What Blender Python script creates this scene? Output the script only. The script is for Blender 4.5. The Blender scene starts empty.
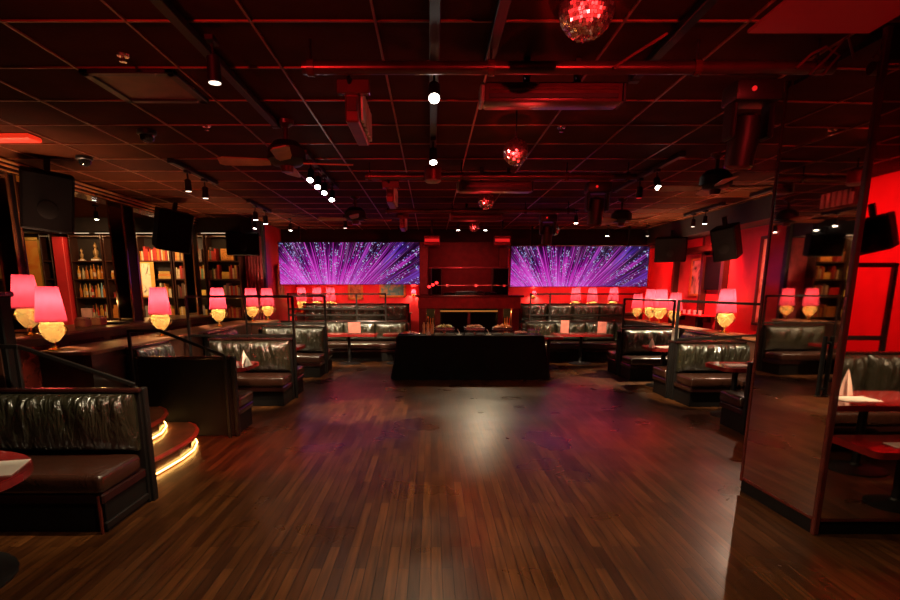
import bpy, bmesh, math, random
from mathutils import Vector, Matrix
R = math.radians
PI = math.pi
S = bpy.context.scene
COL = S.collection
random.seed(7)

# ------------------------------------------------------------------ materials
MATS = {}
def nodes(name):
    m = bpy.data.materials.new(name); m.use_nodes = True
    nt = m.node_tree; b = nt.nodes.get('Principled BSDF')
    return m, nt, b
def pbr(name, col, rough=.5, metal=0., spec=.5, var=.25, scale=8., bump=0., bscale=40., coat=0., trans=0.):
    if name in MATS: return MATS[name]
    m, nt, b = nodes(name); L = nt.links
    tc = nt.nodes.new('ShaderNodeTexCoord')
    nz = nt.nodes.new('ShaderNodeTexNoise'); nz.inputs['Scale'].default_value = scale; nz.inputs['Detail'].default_value = 4
    L.new(tc.outputs['Object'], nz.inputs['Vector'])
    rp = nt.nodes.new('ShaderNodeValToRGB')
    rp.color_ramp.elements[0].position = .3; rp.color_ramp.elements[1].position = .7
    rp.color_ramp.elements[0].color = (*[c*(1-var) for c in col], 1)
    rp.color_ramp.elements[1].color = (*[min(1, c*(1+var)) for c in col], 1)
    L.new(nz.outputs['Fac'], rp.inputs['Fac']); L.new(rp.outputs['Color'], b.inputs['Base Color'])
    b.inputs['Roughness'].default_value = rough; b.inputs['Metallic'].default_value = metal
    b.inputs['Specular IOR Level'].default_value = spec; b.inputs['Coat Weight'].default_value = coat
    b.inputs['Transmission Weight'].default_value = trans
    if bump:
        n2 = nt.nodes.new('ShaderNodeTexNoise'); n2.inputs['Scale'].default_value = bscale; n2.inputs['Detail'].default_value = 5
        L.new(tc.outputs['Object'], n2.inputs['Vector'])
        bp = nt.nodes.new('ShaderNodeBump'); bp.inputs['Strength'].default_value = bump; bp.inputs['Distance'].default_value = .01
        L.new(n2.outputs['Fac'], bp.inputs['Height']); L.new(bp.outputs['Normal'], b.inputs['Normal'])
    MATS[name] = m; return m
def emit(name, col, strength):
    if name in MATS: return MATS[name]
    m, nt, b = nodes(name)
    b.inputs['Base Color'].default_value = (*[c*.5 for c in col], 1)
    b.inputs['Emission Color'].default_value = (*col, 1); b.inputs['Emission Strength'].default_value = strength
    MATS[name] = m; return m

def leather(name, col, rough=.3, spec=.6, sx=16, sz=3.5, strength=.55):
    m, nt, b = nodes(name); L = nt.links
    tc = nt.nodes.new('ShaderNodeTexCoord')
    mp = nt.nodes.new('ShaderNodeMapping'); mp.inputs['Scale'].default_value = (sx, sx*.5, sz)
    L.new(tc.outputs['Object'], mp.inputs['Vector'])
    n = nt.nodes.new('ShaderNodeTexNoise'); n.inputs['Scale'].default_value = 1; n.inputs['Detail'].default_value = 3; n.inputs['Distortion'].default_value = .8
    L.new(mp.outputs['Vector'], n.inputs['Vector'])
    bp = nt.nodes.new('ShaderNodeBump'); bp.inputs['Strength'].default_value = strength; bp.inputs['Distance'].default_value = .05
    L.new(n.outputs['Fac'], bp.inputs['Height'])
    n3 = nt.nodes.new('ShaderNodeTexNoise'); n3.inputs['Scale'].default_value = 220
    L.new(tc.outputs['Object'], n3.inputs['Vector'])
    b2 = nt.nodes.new('ShaderNodeBump'); b2.inputs['Strength'].default_value = .08; b2.inputs['Distance'].default_value = .003
    L.new(n3.outputs['Fac'], b2.inputs['Height']); L.new(bp.outputs['Normal'], b2.inputs['Normal'])
    L.new(b2.outputs['Normal'], b.inputs['Normal'])
    b.inputs['Base Color'].default_value = (*col, 1); b.inputs['Roughness'].default_value = rough
    b.inputs['Specular IOR Level'].default_value = spec; b.inputs['Coat Weight'].default_value = .25; b.inputs['Coat Roughness'].default_value = .3
    MATS[name] = m; return m

M = {}
M['black'] = pbr('black_metal', (.008, .006, .006), .5, .3)
M['plastic'] = pbr('black_plastic', (.012, .011, .011), .45)
M['spk'] = pbr('speaker_black', (.0035, .0015, .0013), .7, spec=.06, bump=.2, bscale=200)
M['grey'] = pbr('dark_grey', (.05, .05, .05), .5)
M['wood'] = pbr('dark_wood', (.045, .014, .008), .32, scale=5, var=.4, coat=.2)
M['redwood'] = pbr('red_wood', (.085, .012, .008), .26, scale=5, var=.35, coat=.3)
M['ledge'] = pbr('ledge_wood', (.16, .055, .022), .46, scale=6, var=.35, coat=.25)
M['panel'] = pbr('booth_panel', (.0042, .0024, .002), .6, spec=.2, var=.3)
M['post'] = pbr('post_wood', (.016, .0035, .0028), .24, coat=.3)
M['rail'] = pbr('rail_black', (.006, .004, .0035), .45, spec=.3)
M['back'] = leather('back_leather', (.015, .013, .007), .24, 1., 24, 5., .9)
M['seat'] = leather('seat_leather', (.026, .0075, .0038), .27, .8, 5, 5, .25)
M['bowl'] = None
M['gold'] = pbr('gold_base', (.75, .42, .12), .22, 1., bump=.15, bscale=30)
M['silver'] = pbr('steel', (.5, .48, .46), .25, 1.)
M['redpaint'] = pbr('red_paint', (.68, .030, .036), .42, var=.12, scale=3, bump=.1, bscale=30)
M['tabletop'] = pbr('table_red', (.22, .012, .012), .2, var=.2, coat=.5)
M['paper'] = pbr('paper', (.8, .7, .62), .6, var=.04)
M['pinkcloth'] = pbr('napkin', (.85, .55, .48), .7, var=.06)
M['menucol'] = pbr('menu_red', (.50, .14, .11), .6)
M['cloth'] = pbr('black_cloth', (.004, .004, .004), .9, spec=.1)
M['gray'] = pbr('pale_grey', (.35, .33, .3), .5)
M['tile'] = pbr('ceiling_tile', (.058, .012, .0032), .85, spec=.06, var=.2, scale=3, bump=.25, bscale=60)
M['tbar'] = pbr('tbar', (.30, .085, .035), .4, .2)
M['crown'] = pbr('crown_gloss', (.14, .045, .02), .16, .1, coat=.6)
M['curtain'] = pbr('curtain_red', (.16, .012, .014), .7, var=.3)
M['dark'] = pbr('dark_wall', (.018, .010, .008), .6)
M['pipe'] = pbr('pipe_steel', (.13, .05, .045), .28, .7)
M['white'] = pbr('white_paint', (.75, .70, .62), .5)
M['bulb'] = emit('white_lens', (1, .92, .78), 22)
M['bulbdim'] = emit('dim_lens', (1, .8, .65), 2.5)
M['redled'] = emit('red_led', (1, .02, .02), 5)
M['led'] = emit('led_strip', (1, .50, .12), 15)
M['reflens'] = emit('red_lens', (1, .02, .02), .55)

def glass_mat(name, col=(1, 1, 1), rough=.02):
    m, nt, b = nodes(name)
    b.inputs['Base Color'].default_value = (*col, 1); b.inputs['Roughness'].default_value = rough
    b.inputs['Transmission Weight'].default_value = 1.; b.inputs['IOR'].default_value = 1.3
    MATS[name] = m; return m
M['glass'] = glass_mat('clear_glass')

def mirror_mat():
    m, nt, b = nodes('smoked_mirror')
    b.inputs['Base Color'].default_value = (.86, .72, .64, 1); b.inputs['Metallic'].default_value = 1; b.inputs['Roughness'].default_value = .025
    return m
M['mirror'] = mirror_mat()
def ball_mat():
    m, nt, b = nodes('ball_mirror')
    b.inputs['Base Color'].default_value = (.9, .75, .7, 1); b.inputs['Metallic'].default_value = 1; b.inputs['Roughness'].default_value = .22
    return m
M['ball'] = ball_mat()

def shade_mat():
    m, nt, b = nodes('lamp_shade_fabric'); L = nt.links; N = nt.nodes
    out = N.get('Material Output')
    tc = N.new('ShaderNodeTexCoord'); 
    nz = N.new('ShaderNodeTexNoise'); nz.inputs['Scale'].default_value = 60
    L.new(tc.outputs['Object'], nz.inputs['Vector'])
    rp = N.new('ShaderNodeValToRGB')
    rp.color_ramp.elements[0].color = (.07, .005, .011, 1); rp.color_ramp.elements[1].color = (.095, .008, .017, 1)
    L.new(nz.outputs['Fac'], rp.inputs['Fac'])
    tr = N.new('ShaderNodeBsdfTranslucent'); L.new(rp.outputs['Color'], tr.inputs['Color'])
    L.new(rp.outputs['Color'], b.inputs['Base Color']); b.inputs['Roughness'].default_value = .8
    b.inputs['Emission Color'].default_value = (1, .03, .09, 1); b.inputs['Emission Strength'].default_value = .12
    mx = N.new('ShaderNodeMixShader'); mx.inputs['Fac'].default_value = .5
    L.new(b.outputs['BSDF'], mx.inputs[1]); L.new(tr.outputs['BSDF'], mx.inputs[2]); L.new(mx.outputs['Shader'], out.inputs['Surface'])
    return m
M['shade'] = shade_mat()
def bowl_mat():
    m, nt, b = nodes('amber_bowl'); L = nt.links; N = nt.nodes; out = N.get('Material Output')
    b.inputs['Base Color'].default_value = (.9, .50, .12, 1); b.inputs['Metallic'].default_value = .8; b.inputs['Roughness'].default_value = .22
    tr = N.new('ShaderNodeBsdfTranslucent'); tr.inputs['Color'].default_value = (.60, .36, .12, 1)
    mx = N.new('ShaderNodeMixShader'); mx.inputs['Fac'].default_value = .04
    L.new(b.outputs['BSDF'], mx.inputs[1]); L.new(tr.outputs['BSDF'], mx.inputs[2]); L.new(mx.outputs['Shader'], out.inputs['Surface'])
    return m
M['bowl'] = bowl_mat()

def floor_mat():
    m, nt, b = nodes('strip_floor'); L = nt.links; N = nt.nodes
    tc = N.new('ShaderNodeTexCoord')
    mp = N.new('ShaderNodeMapping'); mp.inputs['Rotation'].default_value = (0, 0, PI/2)
    L.new(tc.outputs['Object'], mp.inputs['Vector'])
    br = N.new('ShaderNodeTexBrick')
    br.inputs['Scale'].default_value = 1; br.inputs['Brick Width'].default_value = .75; br.inputs['Row Height'].default_value = .062
    br.inputs['Mortar Size'].default_value = .0022; br.inputs['Mortar Smooth'].default_value = .2; br.inputs['Bias'].default_value = 0
    br.offset = .37; br.offset_frequency = 2
    br.inputs['Color1'].default_value = (.045, .0145, .0045, 1); br.inputs['Color2'].default_value = (.112, .039, .0110, 1); br.inputs['Mortar'].default_value = (.012, .005, .003, 1)
    L.new(mp.outputs['Vector'], br.inputs['Vector'])
    m2 = N.new('ShaderNodeMapping'); m2.inputs['Scale'].default_value = (38, 2.2, 1)
    L.new(tc.outputs['Object'], m2.inputs['Vector'])
    gr = N.new('ShaderNodeTexNoise'); gr.inputs['Scale'].default_value = 1; gr.inputs['Detail'].default_value = 5; gr.inputs['Distortion'].default_value = 0.
    L.new(m2.outputs['Vector'], gr.inputs['Vector'])
    rp = N.new('ShaderNodeValToRGB'); rp.color_ramp.elements[0].position = .25; rp.color_ramp.elements[1].position = .75
    rp.color_ramp.elements[0].color = (.35, .35, .35, 1); rp.color_ramp.elements[1].color = (1.25, 1.15, 1.05, 1)
    L.new(gr.outputs['Fac'], rp.inputs['Fac'])
    mx = N.new('ShaderNodeMix'); mx.data_type = 'RGBA'; mx.blend_type = 'MULTIPLY'; mx.inputs['Factor'].default_value = 1
    L.new(br.outputs['Color'], mx.inputs['A']); L.new(rp.outputs['Color'], mx.inputs['B'])
    L.new(mx.outputs['Result'], b.inputs['Base Color'])
    n4 = N.new('ShaderNodeTexNoise'); n4.inputs['Scale'].default_value = 1.3; n4.inputs['Detail'].default_value = 3
    L.new(tc.outputs['Object'], n4.inputs['Vector'])
    mr = N.new('ShaderNodeMapRange'); mr.inputs['From Min'].default_value = .3; mr.inputs['From Max'].default_value = .7
    mr.inputs['To Min'].default_value = .24; mr.inputs['To Max'].default_value = .40
    L.new(n4.outputs['Fac'], mr.inputs['Value']); L.new(mr.outputs['Result'], b.inputs['Roughness'])
    bp = N.new('ShaderNodeBump'); bp.inputs['Strength'].default_value = .15; bp.inputs['Distance'].default_value = .003
    L.new(gr.outputs['Fac'], bp.inputs['Height'])
    b2 = N.new('ShaderNodeBump'); b2.inputs['Strength'].default_value = .4; b2.inputs['Distance'].default_value = .002; b2.invert = True
    L.new(br.outputs['Fac'], b2.inputs['Height']); L.new(bp.outputs['Normal'], b2.inputs['Normal']); L.new(b2.outputs['Normal'], b.inputs['Normal'])
    b.inputs['Specular IOR Level'].default_value = .30
    return m
M['floor'] = floor_mat()

def screen_mat(name, w, h):
    m, nt, b = nodes(name); L = nt.links; N = nt.nodes
    def math_(op, a, c=None, d=None):
        n = N.new('ShaderNodeMath'); n.operation = op
        for i, v in enumerate((a, c, d)):
            if v is None: continue
            if isinstance(v, (int, float)): n.inputs[i].default_value = v
            else: L.new(v, n.inputs[i])
        return n.outputs[0]
    tc = N.new('ShaderNodeTexCoord'); sp = N.new('ShaderNodeSeparateXYZ'); L.new(tc.outputs['Object'], sp.inputs[0])
    x = math_('SUBTRACT', sp.outputs['X'], -.14*w); z = math_('ADD', sp.outputs['Z'], h*1.3)
    ang = math_('ARCTAN2', x, z)
    r = math_('SQRT', math_('ADD', math_('MULTIPLY', x, x), math_('MULTIPLY', z, z)))
    def comb(a, c, s=0.):
        n = N.new('ShaderNodeCombineXYZ'); L.new(a, n.inputs[0]); L.new(c, n.inputs[1]); n.inputs[2].default_value = s; return n.outputs[0]
    def noise(v, d=2.):
        n = N.new('ShaderNodeTexNoise'); n.inputs['Scale'].default_value = 1; n.inputs['Detail'].default_value = d; L.new(v, n.inputs['Vector']); return n.outputs['Fac']
    fine = noise(comb(math_('MULTIPLY', ang, 58), math_('MULTIPLY', r, .7)), 3)
    broad = noise(comb(math_('MULTIPLY', ang, 7), math_('MULTIPLY', r, 1.1), 4.), 2)
    rp = N.new('ShaderNodeValToRGB'); e = rp.color_ramp.elements
    e[0].position = .45; e[0].color = (.003, .0, .014, 1); e[1].position = .73; e[1].color = (.95, .20, .95, 1)
    q = e.new(.505); q.color = (.11, .002, .17, 1)
    q = e.new(.575); q.color = (.62, .008, .50, 1)
    mixv = math_('ADD', math_('MULTIPLY', fine, .80), math_('MULTIPLY', broad, .24))
    hz = math_('MULTIPLY', math_('SUBTRACT', sp.outputs['Z'], .05), -.24)
    L.new(math_('ADD', mixv, hz), rp.inputs['Fac'])
    streak = noise(comb(math_('MULTIPLY', ang, 130), math_('MULTIPLY', r, .9), 2.), 1)
    sm = N.new('ShaderNodeMapRange'); sm.inputs['From Min'].default_value = .60; sm.inputs['From Max'].default_value = .78; sm.inputs['To Max'].default_value = .9
    L.new(streak, sm.inputs['Value'])
    # blue toward one side
    bl = N.new('ShaderNodeMix'); bl.data_type = 'RGBA'; bl.blend_type = 'MIX'
    fb = N.new('ShaderNodeMapRange'); fb.inputs['From Min'].default_value = .46; fb.inputs['From Max'].default_value = .80; fb.inputs['To Max'].default_value = .85
    L.new(math_('ADD', math_('MULTIPLY', ang, .8), math_('MULTIPLY', math_('SUBTRACT', broad, .5), 1.2)), fb.inputs['Value'])
    L.new(fb.outputs['Result'], bl.inputs['Factor'])
    rb = N.new('ShaderNodeValToRGB'); e = rb.color_ramp.elements
    e[0].position = .49; e[0].color = (.0, .001, .015, 1); e[1].position = .78; e[1].color = (.05, .08, .8, 1)
    q = e.new(.60); q.color = (.012, .008, .26, 1)
    L.new(mixv, rb.inputs['Fac'])
    L.new(rp.outputs['Color'], bl.inputs['A']); L.new(rb.outputs['Color'], bl.inputs['B'])
    # glitter dots running along rays
    vo = N.new('ShaderNodeTexVoronoi'); vo.inputs['Scale'].default_value = 1
    L.new(comb(math_('MULTIPLY', ang, 60), math_('MULTIPLY', r, 22)), vo.inputs['Vector'])
    dot = math_('LESS_THAN', vo.outputs['Distance'], .32)
    sc = N.new('ShaderNodeSeparateColor'); L.new(vo.outputs['Color'], sc.inputs[0])
    lane = math_('GREATER_THAN', noise(comb(math_('MULTIPLY', ang, 26), math_('MULTIPLY', r, .3), 9.), 1), .47)
    pick = math_('MULTIPLY', math_('MULTIPLY', dot, math_('GREATER_THAN', sc.outputs[0], .3)), lane)
    dm = N.new('ShaderNodeMix'); dm.data_type = 'RGBA'; L.new(pick, dm.inputs['Factor'])
    dc = N.new('ShaderNodeMix'); dc.data_type = 'RGBA'; L.new(sc.outputs[1], dc.inputs['Factor'])
    dc.inputs['A'].default_value = (.12, .35, 1.0, 1); dc.inputs['B'].default_value = (.8, .9, 1.0, 1)
    st = N.new('ShaderNodeMix'); st.data_type = 'RGBA'; L.new(sm.outputs['Result'], st.inputs['Factor']); L.new(bl.outputs['Result'], st.inputs['A']); st.inputs['B'].default_value = (.95, .30, 1, 1)
    L.new(st.outputs['Result'], dm.inputs['A']); L.new(dc.outputs['Result'], dm.inputs['B'])
    b.inputs['Base Color'].default_value = (.01, .01, .01, 1); b.inputs['Roughness'].default_value = .6
    L.new(dm.outputs['Result'], b.inputs['Emission Color']); b.inputs['Emission Strength'].default_value = .8
    return m

def picture_mat(name, cols, scale=3., seed=0.):
    m, nt, b = nodes(name); L = nt.links; N = nt.nodes
    tc = N.new('ShaderNodeTexCoord'); mp = N.new('ShaderNodeMapping'); mp.inputs['Location'].default_value = (seed, seed, seed)
    L.new(tc.outputs['Object'], mp.inputs['Vector'])
    n = N.new('ShaderNodeTexNoise'); n.inputs['Scale'].default_value = scale; n.inputs['Detail'].default_value = 3; n.inputs['Distortion'].default_value = 1.5
    L.new(mp.outputs['Vector'], n.inputs['Vector'])
    rp = N.new('ShaderNodeValToRGB'); e = rp.color_ramp.elements
    e[0].position = .3; e[0].color = (*cols[0], 1); e[1].position = .7; e[1].color = (*cols[-1], 1)
    for i, c in enumerate(cols[1:-1]):
        q = e.new(.3 + .4*(i+1)/(len(cols)-1)); q.color = (*c, 1)
    L.new(n.outputs['Fac'], rp.inputs['Fac']); L.new(rp.outputs['Color'], b.inputs['Base Color']); b.inputs['Roughness'].default_value = .5
    return m

# ------------------------------------------------------------------ mesh helpers
class MB:
    def __init__(s): s.bm = bmesh.new()
    def box(s, x0, x1, y0, y1, z0, z1, bev=0., seg=1, mat=None):
        r = bmesh.ops.create_cube(s.bm, size=1.)
        T = Matrix.Translation(((x0+x1)/2, (y0+y1)/2, (z0+z1)/2)) @ Matrix.Diagonal((x1-x0, y1-y0, z1-z0, 1))
        vs = r['verts']
        bmesh.ops.transform(s.bm, matrix=T if mat is None else mat @ T, verts=vs)
        if bev:
            es = list({e for v in vs for e in v.link_edges})
            bmesh.ops.bevel(s.bm, geom=es, offset=bev, segments=seg, profile=.5, affect='EDGES')
        return s
    def tube(s, pts, r, n=8, cap=True):
        pts = [Vector(p) for p in pts]; rings = []
        rr = r if isinstance(r, (list, tuple)) else [r]*len(pts)
        up = None
        for i, p in enumerate(pts):
            t = (pts[min(i+1, len(pts)-1)] - pts[max(i-1, 0)]).normalized()
            if up is None:
                up = Vector((0, 0, 1)) if abs(t.z) < .9 else Vector((1, 0, 0))
            a = t.cross(up).normalized(); b = a.cross(t).normalized(); up = b
            rings.append([s.bm.verts.new(p + rr[i]*(math.cos(k*2*PI/n)*a + math.sin(k*2*PI/n)*b)) for k in range(n)])
        for q, w in zip(rings, rings[1:]):
            for k in range(n): s.bm.faces.new((q[k], q[(k+1) % n], w[(k+1) % n], w[k]))
        if cap:
            s.bm.faces.new(rings[0][::-1]); s.bm.faces.new(rings[-1])
        return s
    def lathe(s, prof, n=20, c=(0, 0, 0), cap=True):
        rings = []
        for (r, z) in prof:
            rings.append([s.bm.verts.new((c[0]+r*math.cos(k*2*PI/n), c[1]+r*math.sin(k*2*PI/n), c[2]+z)) for k in range(n)])
        for q, w in zip(rings, rings[1:]):
            for k in range(n): s.bm.faces.new((q[k], q[(k+1) % n], w[(k+1) % n], w[k]))
        if cap:
            if prof[0][0] > 1e-4: s.bm.faces.new(rings[0][::-1])
            if prof[-1][0] > 1e-4: s.bm.faces.new(rings[-1])
        bmesh.ops.remove_doubles(s.bm, verts=[v for q in rings for v in q], dist=1e-6)
        return s
    def prism(s, poly, z0, z1):
        lo = [s.bm.verts.new((x, y, z0)) for x, y in poly]; hi = [s.bm.verts.new((x, y, z1)) for x, y in poly]
        n = len(poly)
        s.bm.faces.new(lo[::-1]); s.bm.faces.new(hi)
        for k in range(n): s.bm.faces.new((lo[k], lo[(k+1) % n], hi[(k+1) % n], hi[k]))
        return s
    def xf(s, m): bmesh.ops.transform(s.bm, matrix=m, verts=s.bm.verts); return s
    def mesh(s, name, smooth=False, angle=None):
        bmesh.ops.recalc_face_normals(s.bm, faces=s.bm.faces)
        me = bpy.data.meshes.new(name); 
        if smooth:
            for f in s.bm.faces: f.smooth = True
            for e in s.bm.edges:
                if len(e.link_faces) == 2 and e.calc_face_angle(0) > R(angle or 40): e.smooth = False
        s.bm.to_mesh(me); s.bm.free(); return me
    def build(s, name, mat, parent=None, smooth=False, loc=None, rot=None):
        o = bpy.data.objects.new(name, s.mesh(name, smooth)); COL.objects.link(o)
        o.data.materials.append(mat)
        if parent is not None: o.parent = parent
        if loc: o.location = loc
        if rot: o.rotation_euler = rot
        return o
def tag(o, label, cat, group=None, kind=None):
    o['label'] = label; o['category'] = cat
    if group: o['group'] = group
    if kind: o['kind'] = kind
    return o
def empty(name, loc=(0, 0, 0), rz=0, label=None, cat=None, group=None, rot=None):
    o = bpy.data.objects.new(name, None); COL.objects.link(o); o.empty_display_size = .1
    o.location = loc; o.rotation_euler = rot or (0, 0, rz)
    if label: tag(o, label, cat, group)
    return o
def struct(o): o['kind'] = 'structure'; return o
def dup(o, loc=None, rz=None, label=None, group=None, parent=None):
    c = o.copy(); COL.objects.link(c)
    if parent is not None: c.parent = parent
    if loc is not None: c.location = loc
    if rz is not None: c.rotation_euler = (c.rotation_euler[0], c.rotation_euler[1], rz)
    if label: c['label'] = label
    if group: c['group'] = group
    for ch in list(o.children): dup(ch, parent=c)
    return c
ORD = ['first', 'second', 'third', 'fourth', 'fifth', 'sixth', 'seventh', 'eighth', 'ninth', 'tenth', 'eleventh', 'twelfth', 'thirteenth', 'fourteenth', 'fifteenth', 'sixteenth', 'seventeenth', 'eighteenth']

KW, KL, KR = 12., 11., 5.
def spot(loc, tgt, power, col=(1, .8, .55), size=50, blend=.6, rad=.03):
    power *= KR if col[1] < .1 else KW
    l = bpy.data.lights.new('spot_light', 'SPOT'); l.energy = power; l.color = col; l.spot_size = R(size); l.spot_blend = blend; l.shadow_soft_size = rad
    o = bpy.data.objects.new('spot_light', l); COL.objects.link(o); o.location = loc
    o.rotation_euler = (Vector(tgt)-Vector(loc)).to_track_quat('-Z', 'Y').to_euler(); return o
def point(loc, power, col=(1, .7, .4), rad=.04):
    power *= KR if col[1] < .1 else KL
    l = bpy.data.lights.new('bulb_and_fill_light', 'POINT'); l.energy = power; l.color = col; l.shadow_soft_size = rad
    o = bpy.data.objects.new('bulb_and_fill_light', l); COL.objects.link(o); o.location = loc; return o
def area(loc, tgt, power, col, sx, sy):
    l = bpy.data.lights.new('strip_and_fill_light', 'AREA'); l.shape = 'RECTANGLE'; l.size = sx; l.size_y = sy; l.energy = power; l.color = col
    o = bpy.data.objects.new('strip_and_fill_light', l); COL.objects.link(o); o.location = loc
    o.rotation_euler = (Vector(tgt)-Vector(loc)).to_track_quat('-Z', 'Y').to_euler(); return o

# ------------------------------------------------------------------ the room shell
ZC = 2.97
struct(MB().box(-9.7, 6.0, -3.2, 15.7, -.1, 0).build('floor', M['floor']))
struct(MB().box(-9.7, 6.0, -3.2, 15.7, ZC, ZC+.1).build('ceiling', M['tile']))
struct(MB().box(-9.8, -9.6, -3.2, 12.5, 0, ZC).build('wall_left', M['dark']))
struct(MB().box(5.7, 5.9, -3.2, 15.7, 0, ZC).build('wall_right', M['redpaint']))
struct(MB().box(-3.6, 6.0, 15.5, 15.7, 0, ZC).build('wall_back', M['redpaint']))
struct(MB().box(-9.7, 6.0, -3.3, -3.1, 0, ZC).build('wall_rear', M['dark']))
struct(MB().box(-9.7, -3.55, 12.62, 12.75, 0, ZC).build('wall_bar', M['dark']))
struct(MB().box(-3.72, -3.6, 12.75, 15.7, 0, ZC).build('wall_corner', M['redpaint']))
# ceiling grid
g = MB()
x = -2.98 - .67*3
while x < 5.1:
    g.box(x-.007, x+.007, -3.1, 15.4, ZC-.010, ZC+.005); x += .67
y = 3.44 - .66*9
while y < 15.4:
    g.box(-4.7, 5.1, y-.007, y+.007, ZC-.009, ZC+.005); y += .66
struct(g.build('ceiling_trim_1', M['tbar']))
# crown beam over the bar side
g = MB().box(-5.0, -4.72, -3.1, 12.4, 2.83, ZC)
struct(g.build('trim_2', M['crown']))
for i_, (a_, b_, c_, d_) in enumerate(((-4.75, -4.66, 2.935, 2.955), (-4.78, -4.69, 2.89, 2.908), (-4.80, -4.71, 2.84, 2.858))):
    struct(MB().box(a_, b_, -3.1, 12.4, c_, d_, .006).build('trim_%d' % (i_+6), pbr('crown_gilt', (.75, .30, .10), .3, .5)))
struct(MB().box(5.2, 5.7, 4.6, 15.5, 2.63, ZC).build('soffit_trim_3', M['dark']))
struct(MB().box(-9.6, -3.6, 12.0, 12.6, 2.68, ZC).build('bulkhead_trim_4', M['dark']))
# dark header above the screens
struct(MB().box(-3.6, 5.7, 14.3, 15.5, 2.60, ZC).build('header_trim_5', M['dark']))
# upper floor on the bar side
poly = [(-9.6, -3.1), (-3.85, -3.1), (-3.85, 4.25), (-2.95, 4.25), (-2.95, 5.93), (-3.85, 5.93), (-3.85, 12.6), (-9.6, 12.6)]
struct(MB().prism(poly, 0, .34).build('platform_floor', M['ledge']))
# raised floor of the back tier
struct(MB().box(-3.55, -.35, 13.55, 15.5, 0, .34).build('back_tier_floor', M['wood']))
struct(MB().box(1.95, 5.7, 13.55, 15.5, 0, .34).build('back_tier_floor_2', M['wood']))
# lamp ledge walls
def ledge(name, x0, x1, y0, y1, z, face):
    w = struct(MB().box(x0+.03, x1-.03, y0+.03, y1-.03, 0, z-.04).build(name, face))
    t = MB().box(x0, x1, y0, y1, z-.04, z, .008).build('ledge_trim', M['ledge'], w)
    return w
ledge('partition_bar', -4.16, -3.55, 5.98, 11.5, .92, M['wood'])
ledge('partition_bar_end', -4.16, -3.28, 11.5, 12.5, .92, M['wood'])
ledge('partition_entry', -4.1, -3.60, -3.0, 4.2, .92, M['wood'])
ledge('partition_window', 4.42, 4.78, 4.6, 13.4, .90, M['wood'])
ledge('partition_back', -3.5, -.5, 14.95, 15.3, .98, M['wood'])
ledge('partition_back_2', 2.1, 5.5, 14.95, 15.3, .98, M['wood'])
# baseboard
struct(MB().box(5.66, 5.7, -3.1, 15.5, 0, .72).build('baseboard_right', M['wood']))

# ------------------------------------------------------------------ stairs with lit curved treads
st = empty('stair', (-2.9, 5.05, 0), 0, 'two curved red-edged steps with glowing strips between the bar-side booths', 'stairs')
def arc_edge(x_off):
    pts = [(-2.40, 4.22), (-2.33, 4.7), (-2.305, 5.1), (-2.32, 5.4), (-2.40, 5.68), (-2.50, 5.86), (-2.60, 5.96)]
    P = []
    for i in range(len(pts)-1):
        for k in range(5):
            t = k/5; a, b = pts[i], pts[i+1]; P.append((a[0]*(1-t)+b[0]*t + x_off, a[1]*(1-t)+b[1]*t))
    P.append((pts[-1][0]+x_off, pts[-1][1])); return P
def L_(p, z): return (p[0]+2.9, p[1]-5.05, z)
for i, (off, z0, z1) in enumerate(((0., 0., .17), (-.30, .17, .34))):
    e = arc_edge(off)
    poly = [(a+2.9-.02, b-5.05) for a, b in e] + [(-3.0+2.9, 5.96-5.05), (-3.0+2.9, 4.22-5.05)]
    tr = MB().prism(poly, z0, z1-.035).build('step', M['wood'], st)
    top = [(a+2.9+.012, b-5.05) for a, b in e] + [(-3.0+2.9, 5.96-5.05), (-3.0+2.9, 4.22-5.05)]
    MB().prism(top, z1-.035, z1-.004).build('tread', M['ledge'], tr)
    nose = MB().tube([L_((a+.012, b), z1-.02) for a, b in e], .022, 8); nose.build('nosing', pbr('nosing_red_highlight', (.35, .04, .02), .3), tr, True)  # red nosing, its bright red-orange highlight put into the colour
    MB().tube([L_((a+.002, b), z0+.022) for a, b in e], .007, 6).build('light_strip', M['led'], tr, True)

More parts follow.
